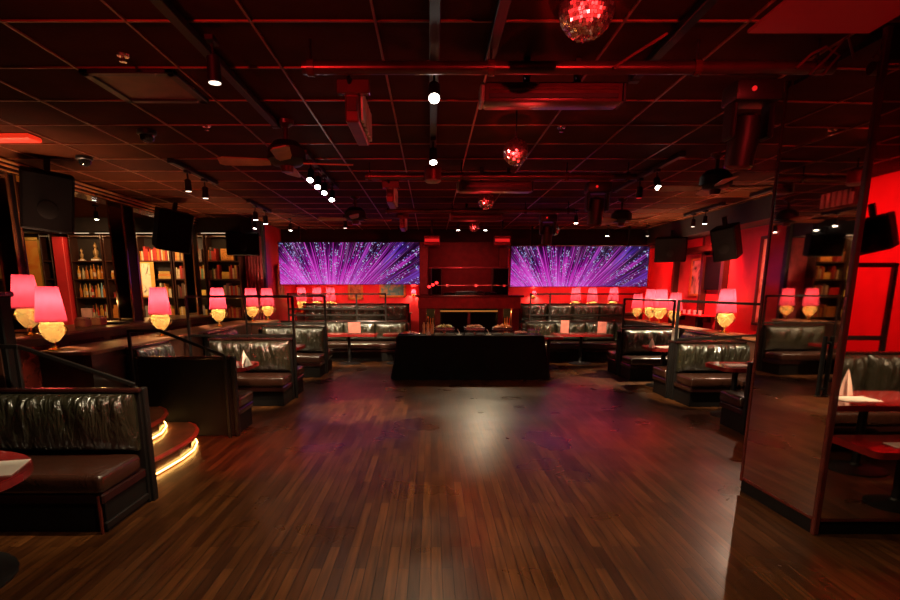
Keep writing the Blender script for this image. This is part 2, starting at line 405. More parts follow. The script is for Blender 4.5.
# ------------------------------------------------------------------ leather booths
def back_cushion(w, h, t, seed):
    rnd = random.Random(seed); nx = max(20, int(w*76)); nz = 18
    ph = [rnd.uniform(0, 6.28) for _ in range(6)]; fr = [rnd.uniform(18, 34) for _ in range(3)]+[rnd.uniform(38, 85) for _ in range(3)]
    bm = bmesh.new(); F = []; Bk = []
    for j in range(nz+1):
        v = j/nz; row = []; rb = []
        for i in range(nx+1):
            u = i/nx; xx = (u-.5)*w; zz = v*h
            ex = 1-abs(2*u-1)**6; ez = (1-abs(2*v-1)**3.2)
            bul = t*(.35+.65*max(0, ex)**.6*max(0, ez)**.55)
            wr = sum((1. if k < 3 else .62)*math.sin(fr[k]*xx + ph[k] + 2.4*math.sin(3.2*v+ph[k])) for k in range(6))/5
            bul += .034*wr*max(0, ex)**.4*(.25+.9*v**1.5)*max(0, ez)**.3
            row.append(bm.verts.new((xx, -bul, zz))); rb.append(bm.verts.new((xx, 0, zz)))
        F.append(row); Bk.append(rb)
    for j in range(nz):
        for i in range(nx):
            bm.faces.new((F[j][i], F[j][i+1], F[j+1][i+1], F[j+1][i]))
    for i in range(nx):
        bm.faces.new((F[0][i], Bk[0][i], Bk[0][i+1], F[0][i+1])); bm.faces.new((F[nz][i], F[nz][i+1], Bk[nz][i+1], Bk[nz][i]))
    for j in range(nz):
        bm.faces.new((F[j][0], F[j+1][0], Bk[j+1][0], Bk[j][0])); bm.faces.new((F[j][nx], Bk[j][nx], Bk[j+1][nx], F[j+1][nx]))
    bm.faces.new((Bk[0][0], Bk[nz][0], Bk[nz][nx], Bk[0][nx]))
    for q in Bk[1:nz]:
        pass
    m = MB(); m.bm.free(); m.bm = bm; return m
def seat_cushion(w, d, z0, z1):
    m = MB().box(-w/2, w/2, -d/2, d/2, z0, z1, .035, 3); return m
SEED = [0]
def bench(cx, cy, rz, w, label, d=.62, top=.86, seat_z=.40, segs=1, group='leather booth benches', posts=False, z=0., roundback=False, cat='booth bench'):
    """faces local -Y; base centre at (cx, cy)"""
    t = empty('booth_bench', (cx, cy, z), rz, label, cat, group)
    MB().box(-w/2+.02, w/2-.02, -d/2+.05, d/2-.01, 0, .20, .005).build('plinth', M['panel'], t)
    MB().box(-w/2+.005, w/2-.005, -d/2+.015, d/2-.06, .20, .27, .012).build('seat_frame', M['post'], t)
    ds = d-.12
    seat_cushion(w, ds, .27, seat_z).build('seat_cushion', M['seat'], t, True, loc=(0, -d/2+ds/2, 0))
    MB().box(-w/2, w/2, d/2-.06, d/2, 0, top-.02, .005).build('back_panel', M['panel'], t)
    MB().box(-w/2-.01, w/2+.01, d/2-.085, d/2+.004, top-.03, top, .012, 2).build('top_rail', M['post'], t, True)
    sw = (w-.04)/segs
    for k in range(segs):
        SEED[0] += 1
        back_cushion(sw-.012, top-.03-seat_z-.02, .15, SEED[0]).build('back_cushion', M['back'], t, True, loc=(-w/2+.02+sw*(k+.5), d/2-.06, seat_z+.015))
    if posts:
        for sx in posts:
            p = MB().box(sx*w/2-.022, sx*w/2+.022, d/2-.035, d/2+.03, 0, top, .006).build('end_post', M['rail'], t)
    return t
# bar side (x < 0); the far wall is reached by going +Y
b1 = bench(-2.86, 3.77, 0, 1.54, 'dark leather bench in front of the lit curved steps, beside the round red table', d=.64, top=.86, posts=(1,))
MB().box(.74, .765, -.30, .30, .03, .075, .004).build('foot_rail', M['rail'], b1)
for k in range(5):
    MB().lathe([(0, 0), (.011, 0), (.011, .006), (0, .010)], 10, (0, 0, 0)).build('stud', M['silver'], b1, True, loc=(.752, -.24+k*.12, .235), rot=(0, PI/2, 0))
MB().tube([(.73, -.30, .0), (.73, -.30, .26)], .012, 8).build('corner_leg', M['redwood'], b1, True)
b2a = bench(-2.60, 6.33, PI, 1.02, 'bench seen from its dark panelled back, just beyond the curved steps', d=.62, top=.86, posts=(-1,))
b2b = bench(-2.57, 7.90, 0, 1.18, 'leather bench with red sheen, second facing bench on the bar side', d=.62, top=.88)
b2s = bench(-3.36, 7.10, PI/2, .94, 'side bench under the gold lamp nearest the mirrored column, against the lamp ledge', d=.36, top=.90, seat_z=.40)
b3a = bench(-2.57, 8.60, PI, 1.18, 'bench turned away behind the second facing bench on the bar side', d=.60, top=.84)
b3b = bench(-2.57, 10.50, 0, 1.18, 'pale lit leather bench, third facing bench on the bar side', d=.62, top=.90)
b3s = bench(-3.36, 9.55, PI/2, 1.22, 'side bench along the lamp ledge at the third bar-side booth', d=.36, top=.90)
b4a = bench(-2.62, 11.20, PI, 1.30, 'bench turned away behind the pale third bar-side bench', d=.60, top=.84)
# red-wall side
r1b = bench(4.02, 7.85, 0, 1.10, 'bright olive leather bench beside the mirrored column, facing the dance floor entrance', d=.62, top=.84)
r1a = bench(3.95, 6.35, PI, 1.10, 'bench half hidden by the mirrored column, its seat end showing low', d=.60, top=.80)
r1s = bench(4.26, 7.10, -PI/2, .86, 'side bench against the red-wall ledge at the booth by the mirrored column', d=.30, top=.88)
r2a = bench(3.98, 8.52, PI, 1.10, 'rounded dark bench back to back with the bright olive bench', d=.60, top=.84)
r2b = bench(4.00, 10.15, 0, 1.10, 'olive leather bench second from the mirrored column on the red-wall side', d=.62, top=.88)
r2s = bench(4.26, 9.33, -PI/2, .98, 'side bench along the red-wall ledge at the second booth from the mirrored column', d=.30, top=.88)
r3a = bench(3.98, 10.85, PI, 1.10, 'low dark bench turned away behind the second olive bench', d=.60, top=.82)
# far benches, facing the floor
fl = bench(-2.0, 13.0, 0, 2.9, 'long far bench of three backs below the purple screen nearest the bookcases', d=.70, top=.86, segs=4)
fr = bench(3.55, 13.0, 0, 2.75, 'long far bench below the purple screen nearest the red wall', d=.70, top=.86, segs=4)
fl2 = bench(-1.9, 14.55, 0, 2.7, 'raised rear bench behind the long far bench, below the framed pictures', d=.60, top=.88, segs=4, z=.34)
fr2 = bench(3.6, 14.55, 0, 2.7, 'raised rear bench behind the far bench on the red-wall side', d=.60, top=.88, segs=4, z=.34)
# behind the viewpoint: the booth the mirrored column reflects
rm = bench(4.55, 1.2, PI, 1.9, 'olive bench reflected in the front mirror of the column', d=.70, top=.92, segs=2)

# ------------------------------------------------------------------ tables
def rounded(hx, hy, r, n=8):
    P = []
    for (sx, sy, a0) in ((1, 1, 0), (-1, 1, PI/2), (-1, -1, PI), (1, -1, 1.5*PI)):
        for k in range(n+1):
            a = a0 + PI/2*k/n; P.append((sx*(hx-r)+r*math.cos(a), sy*(hy-r)+r*math.sin(a)))
    return P
def table(x, y, hx, hy, r, label, z=.64, base_r=.24, group=None, rz=0, zb=0):
    t = empty('pedestal_table', (x, y, zb), rz, label, 'table', group)
    tp = MB().prism(rounded(hx, hy, r), z-.045, z-.004).build('table_top', M['tabletop'], t)
    MB().prism(rounded(hx-.012, hy-.012, max(.01, r-.012)), z-.0045, z).build('top_inlay', M['tabletop'], tp)
    MB().lathe([(.035, .03), (.035, z-.05), (.09, z-.045)], 14).build('pedestal', M['black'], t, True)
    MB().lathe([(base_r, 0), (base_r, .012), (base_r-.03, .022), (.05, .045), (.04, .06)], 28).build('base', M['black'], t, True)
    return t
G = 'red topped booth tables'
t0 = table(-2.71, 2.78, .56, .56, .555, 'round red table cut off at the photo edge before the front leather bench', base_r=.43, z=.605)
t1 = table(-2.62, 7.10, .40, .36, .12, 'booth table with glass and napkin behind the dark panelled bench', group=G)
t2 = table(-2.6, 9.52, .46, .34, .12, 'booth table in the third bar-side booth', group=G)
t3 = table(-1.75, 12.25, .62, .28, .08, 'long table with red napkin before the far bench by the bar', group=G)
t3b = table(-.72, 12.30, .30, .26, .08, 'small table at the far bench beside the buffet on the bar side', group=G)
t4 = table(3.78, 7.05, .28, .34, .14, 'booth table with white napkin beside the mirrored column', group=G)
t5 = table(3.80, 9.34, .28, .34, .14, 'booth table with white place mat at the second red-wall booth', group=G)
t6 = table(3.2, 12.25, .62, .28, .08, 'long table with two menus before the far bench by the red wall', group=G)
t7 = table(2.38, 11.6, .26, .26, .08, 'small red table beside the buffet end on the red-wall side', group=G)
t8 = table(3.75, 2.05, .55, .36, .08, 'red table laid for dinner, reflected in the column front mirror', group=G)
t9 = table(3.42, 2.92, .40, .26, .06, 'low red table with a white paper, reflected beneath the laid table', z=.47, base_r=.2, group=G)

def napkin(x, y, z, label, mat='pinkcloth', h=.16, r=.055):
    o = MB()
    pts = [(0, 0, h)]
    n = 10; top = o.bm.verts.new((0, 0, h)); ring = []
    for k in range(n):
        a = k*2*PI/n; rr = r*(1 if k % 2 else .62); ring.append(o.bm.verts.new((rr*math.cos(a), rr*math.sin(a), 0)))
    mid = []
    for k in range(n):
        a = k*2*PI/n+.12; rr = r*.55*(1 if k % 2 else .7); mid.append(o.bm.verts.new((rr*math.cos(a), rr*math.sin(a), h*.55)))
    for k in range(n):
        o.bm.faces.new((ring[k], ring[(k+1) % n], mid[(k+1) % n], mid[k])); o.bm.faces.new((mid[k], mid[(k+1) % n], top))
    o.bm.faces.new(ring[::-1])
    return tag(o.build('napkin', M[mat], loc=(x, y, z)), label, 'napkin', 'folded napkins')
def glass(x, y, z, label):
    o = MB().lathe([(0, 0), (.03, 0), (.03, .004), (.004, .01), (.004, .07), (.02, .085), (.033, .12), (.031, .17), (.029, .17), (.030, .122), (.016, .09), (0, .085)], 16, cap=False)
    return tag(o.build('wine_glass', M['glass'], smooth=True, loc=(x, y, z)), label, 'glass', 'wine glasses')
def menu(x, y, z, label, w=.16, h=.24, rz=0, mat='pinkcloth'):
    t = empty('menu_stand', (x, y, z), rz, label, 'menu', 'standing menus')
    m = MB().box(-w/2, w/2, -.004, .004, .012, h, .002).build('card', M[mat], t)
    MB().box(-w/2-.01, w/2+.01, -.03, .03, 0, .012, .002).build('base', M['black'], t)
    return t
def paper(x, y, z, label, w=.30, d=.22, rz=0):
    o = MB().box(-w/2, w/2, -d/2, d/2, 0, .004)
    return tag(o.build('place_mat', M['paper'], loc=(x, y, z), rot=(0, 0, rz)), label, 'place mat', 'white paper place mats')
paper(-2.43, 2.92, .606, 'white paper place mat on the round red table', .42, .30, R(18))
napkin(-2.26, 7.0, .641, 'white napkin on the booth table behind the dark panelled bench', 'white', .12)
napkin(-2.36, 7.2, .641, 'pink folded napkin next to the glass behind the dark panelled bench', 'pinkcloth', .17)
glass(-2.22, 7.2, .641, 'wine glass on the booth table behind the dark panelled bench')
glass(-2.45, 6.98, .641, 'wine glass beside the white napkin of the panelled booth, nearer the bar')
mn = menu(-1.62, 12.2, .641, 'red standing menu on the long table below the bar-side screen', .26, .24, R(20), 'menucol')
menu(2.83, 12.2, .64, 'pale standing menu on the far red-wall table, nearer the buffet', .17, .28, 0, 'menucol')
menu(3.62, 12.2, .64, 'pink standing menu on the far red-wall table, nearer the red wall', .18, .25, R(-15), 'menucol')
menu(4.0, 9.42, .641, 'tall white card on the table of the second red-wall booth', .11, .29, R(-10), 'white')
paper(3.78, 7.02, .641, 'white place mat on the booth table by the mirrored column', .28, .22)
napkin(3.98, 7.0, .641, 'white folded napkin on the booth table by the mirrored column', 'white', .15, .05)
glass(4.08, 7.14, .641, 'wine glass on the booth table by the mirrored column')
paper(3.85, 9.3, .641, 'white place mat at the second red-wall booth', .34, .24)
napkin(3.62, 9.4, .641, 'white napkin at the second red-wall booth', 'white', .14)
paper(3.60, 2.12, .641, 'white place mat on the laid table in the column reflection', .32, .24)
napkin(3.66, 1.92, .641, 'tall pink napkin on the laid table in the column reflection', 'pinkcloth', .24, .06)
glass(3.53, 1.93, .641, 'wine glass on the laid table in the column reflection')
paper(3.36, 2.98, .471, 'white paper on the low red table in the column reflection', .20, .14)

# ------------------------------------------------------------------ black frame railings
def railing(name, posts, bars, label, group, w=.035):
    """posts: (x, y, z0, z1); bars: (x0, y0, z0, x1, y1, z1)"""
    ox, oy = posts[0][0], posts[0][1]; zb = posts[0][2]
    t = empty('railing', (ox, oy, zb), 0, label, 'railing', group)
    for (px, py, z0, z1) in posts:
        MB().box(px-ox-w/2, px-ox+w/2, py-oy-w/2, py-oy+w/2, z0-zb, z1-zb, .004).build('post', M['rail'], t)
    for (a, b, c, d, e, f) in bars:
        A = Vector((a-ox, b-oy, c-zb)); B = Vector((d-ox, e-oy, f-zb))
        v = B-A; q = v.to_track_quat('X', 'Z').to_matrix().to_4x4(); q.translation = A
        MB().box(0, v.length, -w/2, w/2, -w/2, w/2, .004, mat=q).build('rail', M['rail'], t)
    return t
G = 'black frame railings'
y = 8.235
railing('r', [(-1.96, y, 0, 1.47), (-3.46, y, 0, 1.47)], [(-3.46, y, 1.46, -1.96, y, 1.46), (-3.46, y, .91, -1.96, y, .91)], 'tall black frame railing above the red-sheen second bar-side bench', G)
y = 10.835
railing('r', [(-1.98, y, 0, 1.45), (-3.46, y, 0, 1.45)], [(-3.46, y, 1.44, -1.98, y, 1.44), (-3.46, y, .93, -1.98, y, .93)], 'tall black frame railing above the pale third bar-side bench', G)
y = 8.19
railing('r', [(3.49, y, 0, 1.41), (4.72, y, .905, 1.35)], [(3.49, y, 1.40, 4.72, y, 1.35), (3.49, y, .855, 4.72, y, .92)], 'tall black frame railing above the bright olive bench by the mirrored column', G)
y = 10.50
railing('r', [(3.49, y, 0, 1.40), (4.40, y, 0, 1.38)], [(3.49, y, 1.39, 4.40, y, 1.36), (3.49, y, .90, 4.40, y, .90)], 'tall black frame railing above the second olive bench', G)
y = 13.45
railing('r', [(-3.3, y, 0, 1.48), (-1.72, y, 0, 1.48), (-1.05, y, 0, 1.48)], [(-3.3, y, 1.46, -1.05, y, 1.46), (-3.3, y, .98, -1.05, y, .98), (-3.3, y, 1.12, -1.05, y, 1.12)], 'black frame railing of three posts behind the long far bench on the bar side', G)
railing('r', [(2.3, y, 0, 1.48), (2.75, y, 0, 1.48), (4.85, y, 0, 1.48)], [(2.3, y, 1.46, 4.85, y, 1.46), (2.3, y, .98, 4.85, y, .98)], 'black frame railing of three posts behind the far bench near the red wall', G)
# stair handrails
railing('h', [(-2.17, 4.14, 0, .86), (-3.0, 4.14, .3, 1.15)], [(-3.75, 4.14, 1.15, -2.98, 4.14, 1.15), (-2.98, 4.14, 1.15, -2.17, 4.14, .87), (-3.75, 4.14, .45, -3.75, 4.14, 1.15)], 'sloping black handrail of the lit steps, beside the front bench', 'stair handrails', .03)
railing('h', [(-2.15, 5.94, 0, .88), (-3.12, 5.94, .36, 1.15)], [(-3.12, 5.94, 1.14, -2.80, 5.94, 1.14), (-2.80, 5.94, 1.14, -2.15, 5.94, .88)], 'sloping black handrail along the dark panelled bench', 'stair handrails', .03)
railing('h', [(5.12, .4, 0, 1.84), (4.3, .4, 0, 1.84)], [(4.3, .4, 1.82, 5.12, .4, 1.82), (4.3, .4, 1.02, 5.12, .4, 1.02)], 'black frame railing against red wall, reflected in the column front mirror', G, .05)

# ------------------------------------------------------------------ gold lamps with pink shades
def lamp_proto():
    t = empty('table_lamp', (0, 0, 0))
    MB().lathe([(.075, 0), (.075, .010), (.03, .022), (.016, .04), (.016, .075), (.03, .085)], 28).build('foot', M['gold'], t, True)
    MB().lathe([(.03, .082), (.065, .11), (.102, .16), (.120, .22), (.120, .262), (.100, .298), (.092, .305)], 28, cap=False).build('bowl', M['bowl'], t, True)
    MB().lathe([(.016, .28), (.016, .40), (.02, .42)], 10).build('stem', M['gold'], t, True)
    for s in (-1, 1):
        MB().tube([(s*(.125+.035*math.sin(PI*k/8)), 0, .17+.09*k/8) for k in range(9)], .008, 6).build('ring_handle', M['gold'], t, True)
    MB().lathe([(.150, .300), (.103, .665)], 32, cap=False).build('shade', M['shade'], t, True)
    MB().lathe([(.022, .40), (.035, .44), (.03, .48), (0, .495)], 12).build('bulb', emit('lamp_bulb', (1, .62, .30), 9), t, True)
    return t
LAMP = lamp_proto()
first = [True]
def lamp(x, y, z, label, s=1., power=9., on=True):
    if first[0]: o = LAMP; first[0] = False
    else: o = dup(LAMP)
    o.location = (x, y, z); o.scale = (s, s, s); o['label'] = label; o['category'] = 'lamp'; o['group'] = 'gold table lamps with pink shades'
    if on:
        point((x, y, z+.52*s), power, (1, .62, .36), .05)
        point((x, y, z+.285*s), power*.5, (1, .78, .46), .03)
    return o
lamp(-4.04, 6.15, .92, 'largest pink shaded gold lamp, above the lit curved steps', 1.0)
lamp(-4.52, 6.50, 1.05, 'pink shaded lamp added for a mirror reflection of the largest, on the bar counter', 1.0, 6)  # extra lamp standing in for the largest lamp's reflection in the column
lamp(-3.74, 8.0, .92, 'pink shaded gold lamp in front of the mirrored column on the bar ledge')
lamp(-3.74, 10.2, .92, 'pink shaded gold lamp before the curtain-side bookcase')
lamp(-3.66, 11.85, .92, 'pink shaded gold lamp by the red curtain, farther of the close pair', 1.0, 6)
lamp(-3.46, 12.30, .92, 'pink shaded gold lamp at the very end of the bar ledge', 1.0, 6)
lamp(-3.35, 15.1, .98, 'small far lamp on the rear ledge, nearest the bar corner', .95, 6)
lamp(-2.95, 15.1, .98, 'small far lamp on the rear ledge, second from the bar corner', .95, 6)
lamp(-2.60, 15.1, .98, 'small far lamp on the rear ledge, third from the bar corner', .95, 6)
lamp(4.58, 9.0, .90, 'pink shaded gold lamp nearest the mirrored column on the red-wall ledge')
lamp(4.60, 10.95, .90, 'gold lamp behind the railing post, third from the far end of the red-wall ledge', .9, 5)
lamp(4.58, 11.6, .90, 'pink shaded gold lamp in the middle pair of the red-wall ledge, nearer one')
lamp(4.58, 12.1, .90, 'pink shaded gold lamp in the middle pair of the red-wall ledge, farther one')
lamp(4.58, 12.9, .90, 'gold lamp at the far end of the red-wall ledge', .85, 4)
lamp(3.75, 15.1, .98, 'small far lamp under the red-wall screen, first from the buffet', .95, 6)
lamp(4.18, 15.1, .98, 'small far lamp under the red-wall screen, second from the buffet', .95, 6)
lamp(4.72, 15.1, .98, 'small far lamp in the far corner by the red wall', .95, 6)

# wall sconces on the back wall
def sconce(x, z, label):
    t = empty('wall_sconce', (x, 15.5, z), 0, label, 'wall lamp', 'back wall sconces')
    MB().lathe([(.05, 0), (.05, .02)], 14).xf(Matrix.Rotation(PI/2, 4, 'X')).build('back_plate', M['gold'], t, True)
    MB().tube([(0, -.02, 0), (0, -.09, -.02), (0, -.10, .04)], .012, 8).build('arm', M['gold'], t, True)
    MB().lathe([(.07, .03), (.045, .15)], 18, (0, -.10, 0), cap=False).build('shade', M['shade'], t, True)
    point((x, 15.40, z+.08), 3, (1, .6, .35), .03)
    return t
sconce(-.46, 1.42, 'small wall lamp below the bar-side screen beside the fireplace')
sconce(2.72, 1.38, 'small wall lamp below the red-wall screen beside the fireplace')

# ------------------------------------------------------------------ bar counter, mirrored columns, bookcases
bc = empty('bar_counter', (-5.0, 8.9, .34), 0, 'long dark wooden bar counter running toward the bookcases', 'bar counter')
MB().box(-.28, .50, -2.9, 2.9, 0, .67, .01).build('counter_body', M['wood'], bc)
MB().box(-.34, .56, -2.95, 2.95, .67, .71, .01).build('counter_top', M['ledge'], bc)
for k in range(6):
    MB().box(.50, .515, -2.7+k*.93, -2.7+k*.93+.75, .08, .58, .008).build('front_panel', M['redwood'], bc)
def column(x0, x1, y0, y1, z0, z1, label):
    t = empty('mirrored_column', ((x0+x1)/2, (y0+y1)/2, z0), 0, label, 'column', 'mirrored columns')
    a, b, h = (x1-x0)/2, (y1-y0)/2, z1-z0
    MB().box(-a+.012, a-.012, -b+.012, b-.012, 0, h).build('core', M['wood'], t)
    MB().box(-a+.02, a-.02, -b, -b+.01, .02, h-.02).build('mirror_panel', M['mirror'], t)
    MB().box(a-.01, a, -b+.02, b-.02, .02, h-.02).build('side_panel', M['panel'], t)
    f = MB()
    for sx in (-1, 1):
        for sy in (-1, 1): f.box(sx*a-.012, sx*a+.012, sy*b-.012, sy*b+.012, 0, h)
    f.build('corner_trim', M['crown'], t)
    return t
column(-4.92, -4.72, 6.76, 6.88, 1.05, 2.83, 'dark mirrored column nearest the edge, behind the largest lamp')
column(-4.92, -4.70, 9.15, 9.45, 1.05, 2.83, 'slim mirrored column standing before the bottle shelves')
column(-4.92, -4.72, 11.75, 11.98, 1.05, 2.83, 'slim dark red column beside the curtain-side bookcase')

YB = 12.3
SHZ = [2.1515, 1.7815, 1.4015, .9715, .6015]
def bookcase(x0, x1, label):
    t = empty('bookcase', ((x0+x1)/2, YB, .34), 0, label, 'bookcase', 'black bookcases')
    w = (x1-x0)/2
    MB().box(-w, w, .26, .29, 0, 2.34).build('back_board', M['dark'], t)
    for s in (-1, 1):
        MB().box(min(s*w, s*(w-.026)), max(s*w, s*(w-.026)), -.02, .27, 0, 2.34, .003).build('side_board', M['wood'], t)
    for z in SHZ+[2.655]:
        MB().box(-w+.018, w-.018, -.015, .265, z-.3415-.028, z-.3415, .003).build('shelf', M['wood'], t)
    return t
BX = [(-7.50, -6.82), (-6.79, -6.12), (-6.09, -5.40), (-5.37, -4.70), (-4.67, -3.98)]
BL = ['black bookcase of bottles next to the red pilaster', 'black bookcase with orange stacked books beside the bottles', 'black bookcase holding the tall pale poster', 'black bookcase of dark upright books beside the slim red column', 'black bookcase with the orange framed box next to the curtain']
for (a, b), l in zip(BX, BL): bookcase(a, b, l)
bookcase(-9.4, -8.78, 'black bookcase farthest from the dance floor, behind the mirrored column')
bookcase(-8.10, -7.87, 'narrow black shelf holding two white figurines')

for (a, b), l in ((BX[0], 'bottle bookcase'), (BX[1], 'orange stack bookcase'), (BX[2], 'poster bookcase'), (BX[3], 'dark book bookcase'), (BX[4], 'curtain-side bookcase')):
    sl = empty('shelf_light', ((a+b)/2, 11.97, 2.70), 0, f'thin white strip light above the {l}', 'strip light', 'bookcase strip lights')
    MB().box(-.30, .30, -.02, .02, -.03, 0, .004).build('mount_housing', M['black'], sl); MB().box(-.29, .29, -.012, .012, -.036, -.030).build('tube', emit('strip_tube', (1, .78, .5), 1.2), sl)
    area(((a+b)/2, 11.96, 2.655), ((a+b)/2, 12.45, 1.55), 2.8, (1, .52, .20), .56, .04)
BOTCOL = [(.38, .11, .02), (.55, .25, .04), (.62, .40, .14), (.40, .03, .015), (.45, .36, .20), (.60, .17, .03)]
BM = [pbr('bottle_%d' % i, c, .12, coat=.5, var=.15) for i, c in enumerate(BOTCOL)]
BLUE = pbr('bottle_blue', (.35, .60, .70), .12, coat=.5)
WHT = pbr('label_white', (.55, .40, .25), .5)
BNAMES = ['amber', 'honey', 'pale gold', 'dark red', 'beige', 'orange']
def bottle(x, y, z, h, r, mat, label, group):
    o = MB().lathe([(r, 0), (r, h*.55), (r*.8, h*.64), (r*.35, h*.74), (r*.32, h*.95), (r*.38, h*.96), (r*.38, h)], 14).build('bottle', mat, smooth=True, loc=(x, y, z))
    if random.random() < .45: MB().lathe([(r*1.02, h*.15), (r*1.02, h*.42)], 14, cap=False).build('label_band', WHT, o, True)
    MB().lathe([(r*.40, h*.95), (r*.40, h*1.02), (0, h*1.02)], 10).build('cap', M['black'] if random.random() < .5 else M['gold'], o, True)
    return tag(o, label, 'bottle', group)
rows = [(SHZ[1], 7, 'second'), (SHZ[2], 9, 'third'), (SHZ[3], 7, 'fourth')]
for z, n, nm in rows:
    for k in range(n):
        x = -7.43 + (k+.5)*.56/n + random.uniform(-.008, .008) if nm != 'fourth' else -7.20 + (k+.5)*.33/n*1.0
        i = random.randrange(6)
        mt, cn = BM[i], BNAMES[i]
        if nm == 'third' and k == n-2: mt, cn = BLUE, 'pale blue'
        bottle(x, YB+.05+.03*(k % 2), z, random.uniform(.24, .31), min(.032, (.25 if nm != 'fourth' else .16)/n), mt, f'{cn} bottle, {ORD[k]} from the red pilaster on the {nm} shelf down', 'bottles in the bottle bookcase')
def figurine(x, y, z, s, mat, label):
    o = MB().lathe([(.06, 0), (.065, .02), (.03, .05), (.045, .10), (.05, .15), (.025, .19), (.02, .21), (.035, .235), (.035, .265), (.012, .30), (0, .33)], 14).build('figurine', mat, smooth=True, loc=(x, y, z))
    o.scale = (s, s, s); MB().box(-.08, .08, -.06, .06, -.03, 0, .004).build('base', M['white'], o)
    o.location.z += .03*s
    return tag(o, label, 'figurine', 'shelf figurines')
FG = pbr('bronze_figure', (.40, .24, .10), .35, .3)
figurine(-7.32, YB+.1, SHZ[0], .7, FG, 'small bronze figurine on top shelf over the bottles, nearer the pilaster')
figurine(-7.02, YB+.1, SHZ[0], 1.05, FG, 'larger bronze figurine on pale base on top shelf over the bottles')
figurine(-6.55, YB+.1, SHZ[0], .9, M['white'], 'white figurine on top shelf over the orange stacked books')
figurine(-6.36, YB+.1, SHZ[0], .8, M['plastic'], 'dark figurine beside the white one over the orange stacked books')
figurine(-8.030, YB+.12, SHZ[2], .48, M['white'], 'white figurine on narrow shelf, nearer the orange panel')
figurine(-7.940, YB+.12, SHZ[2], .48, M['white'], 'white figurine on narrow shelf, nearer the red pilaster')

BK = {'red': (.45, .03, .02), 'orange': (.62, .20, .03), 'ochre': (.55, .34, .08), 'cream': (.70, .58, .36), 'brown': (.12, .05, .025), 'maroon': (.20, .02, .02), 'grey': (.22, .20, .17), 'green': (.08, .16, .06)}
BKM = {k: pbr('book_'+k, v, .55, var=.2, scale=20) for k, v in BK.items()}
def book(x, z, w, h, d, cn, label, lean=0.):
    o = bpy.data.objects.new('book', None)
    m = MB().box(-w/2, -w/2+.003, 0, d, 0, h).box(w/2-.003, w/2, 0, d, 0, h).box(-w/2, w/2, 0, .003, 0, h)
    bpy.data.objects.remove(o)
    o = m.build('book', BKM[cn], loc=(x, YB+.01+random.uniform(0, .02), z))
    MB().box(-w/2+.003, w/2-.003, .003, d-.004, .004, h-.004).build('page_block', M['paper'], o)
    return tag(o, label, 'book', 'books on the bookcases')
SH = ['top', 'second', 'third', 'fourth', 'fifth']
def bookrow(x0, x1, si, bay, pal, fill=1.):
    x = x0; k = 0
    while x < x1-.03 and k < 18:
        w = random.uniform(.028, .058); 
        if x+w > x1: break
        h = random.uniform(.17, .29); cn = random.choice(pal)
        if random.random() < fill:
            book(x+w/2, SHZ[si], w-.002, h, random.uniform(.15, .2), cn, f'{cn} book, {ORD[k]} from the bar end, {SH[si]} shelf of {bay}')
            k += 1
        x += w
warm = ['red', 'orange', 'ochre', 'cream', 'orange', 'maroon', 'ochre']
mixd = ['brown', 'grey', 'maroon', 'red', 'ochre', 'green', 'orange', 'cream']
a, b = BX[2]; bay = 'the poster bookcase'
bookrow(a+.03, b-.03, 0, bay, ['red', 'orange', 'cream', 'red']); bookrow(a+.32, b-.03, 2, bay, ['ochre', 'orange', 'cream']); bookrow(a+.03, b-.03, 3, bay, ['ochre', 'orange', 'grey', 'cream'])
bookrow(a+.03, b-.03, 4, bay, mixd)
a, b = BX[3]; bay = 'the dark book bookcase'
bookrow(a+.03, b-.03, 0, bay, mixd); bookrow(a+.03, b-.03, 1, bay, mixd); bookrow(a+.03, b-.27, 2, bay, ['red', 'brown', 'grey', 'maroon']); bookrow(a+.03, b-.03, 3, bay, ['orange', 'ochre', 'grey', 'cream'])
a, b = BX[4]; bay = 'the curtain-side bookcase'
bookrow(a+.03, a+.24, 0, bay, mixd); bookrow(a+.03, a+.27, 1, bay, mixd); bookrow(a+.44, b-.03, 1, bay, warm); bookrow(a+.30, b-.03, 2, bay, ['cream', 'ochre', 'red', 'grey']); bookrow(a+.28, b-.03, 3, bay, warm)
a, b = BX[1]; bay = 'the orange stack bookcase'
bookrow(a+.03, a+.26, 3, bay, ['red', 'orange']); 
bookrow(-9.36, -8.83, 0, 'the farthest bookcase', warm); bookrow(-9.36, -8.83, 1, 'the farthest bookcase', warm)
def stack(x, z, n, w, cols, bay):
    zz = z
    for k in range(n):
        h = random.uniform(.035, .055); cn = cols[k % len(cols)]; ww = w-random.uniform(0, .06)
        o = MB().box(-ww/2, ww/2, 0, .2, 0, .003).box(-ww/2, ww/2, 0, .2, h-.003, h).box(-ww/2, ww/2, 0, .003, 0, h).build('book', BKM[cn], loc=(x, YB+.02, zz))
        MB().box(-ww/2+.004, ww/2-.004, .004, .196, .003, h-.003).build('page_block', M['paper'], o)
        tag(o, f'{cn} book lying flat, {ORD[k]} from the bottom, {bay}', 'book', 'books on the bookcases'); zz += h
stack(BX[1][0]+.33, SHZ[1], 4, .50, ['orange', 'ochre', 'orange', 'cream'], 'second shelf beside the bottles')
stack(BX[2][0]+.50, SHZ[1], 3, .28, ['ochre', 'orange', 'ochre'], 'second shelf beside the poster')
stack(BX[1][0]+.22, SHZ[2]+.0, 2, .30, ['red', 'maroon'], 'third shelf beside the bottles')
def shelfbox(x, z, w, h, mat, label, d=.1, frame=None):
    o = MB().box(-w/2, w/2, 0, d, 0, h, .004).build('display_box', mat, loc=(x, YB+.03, z))
    if frame: MB().box(-w/2+.03, w/2-.03, -.006, 0, .03, h-.03).build('picture_face', frame, o)
    return tag(o, label, 'box', 'boxes on the bookcases')
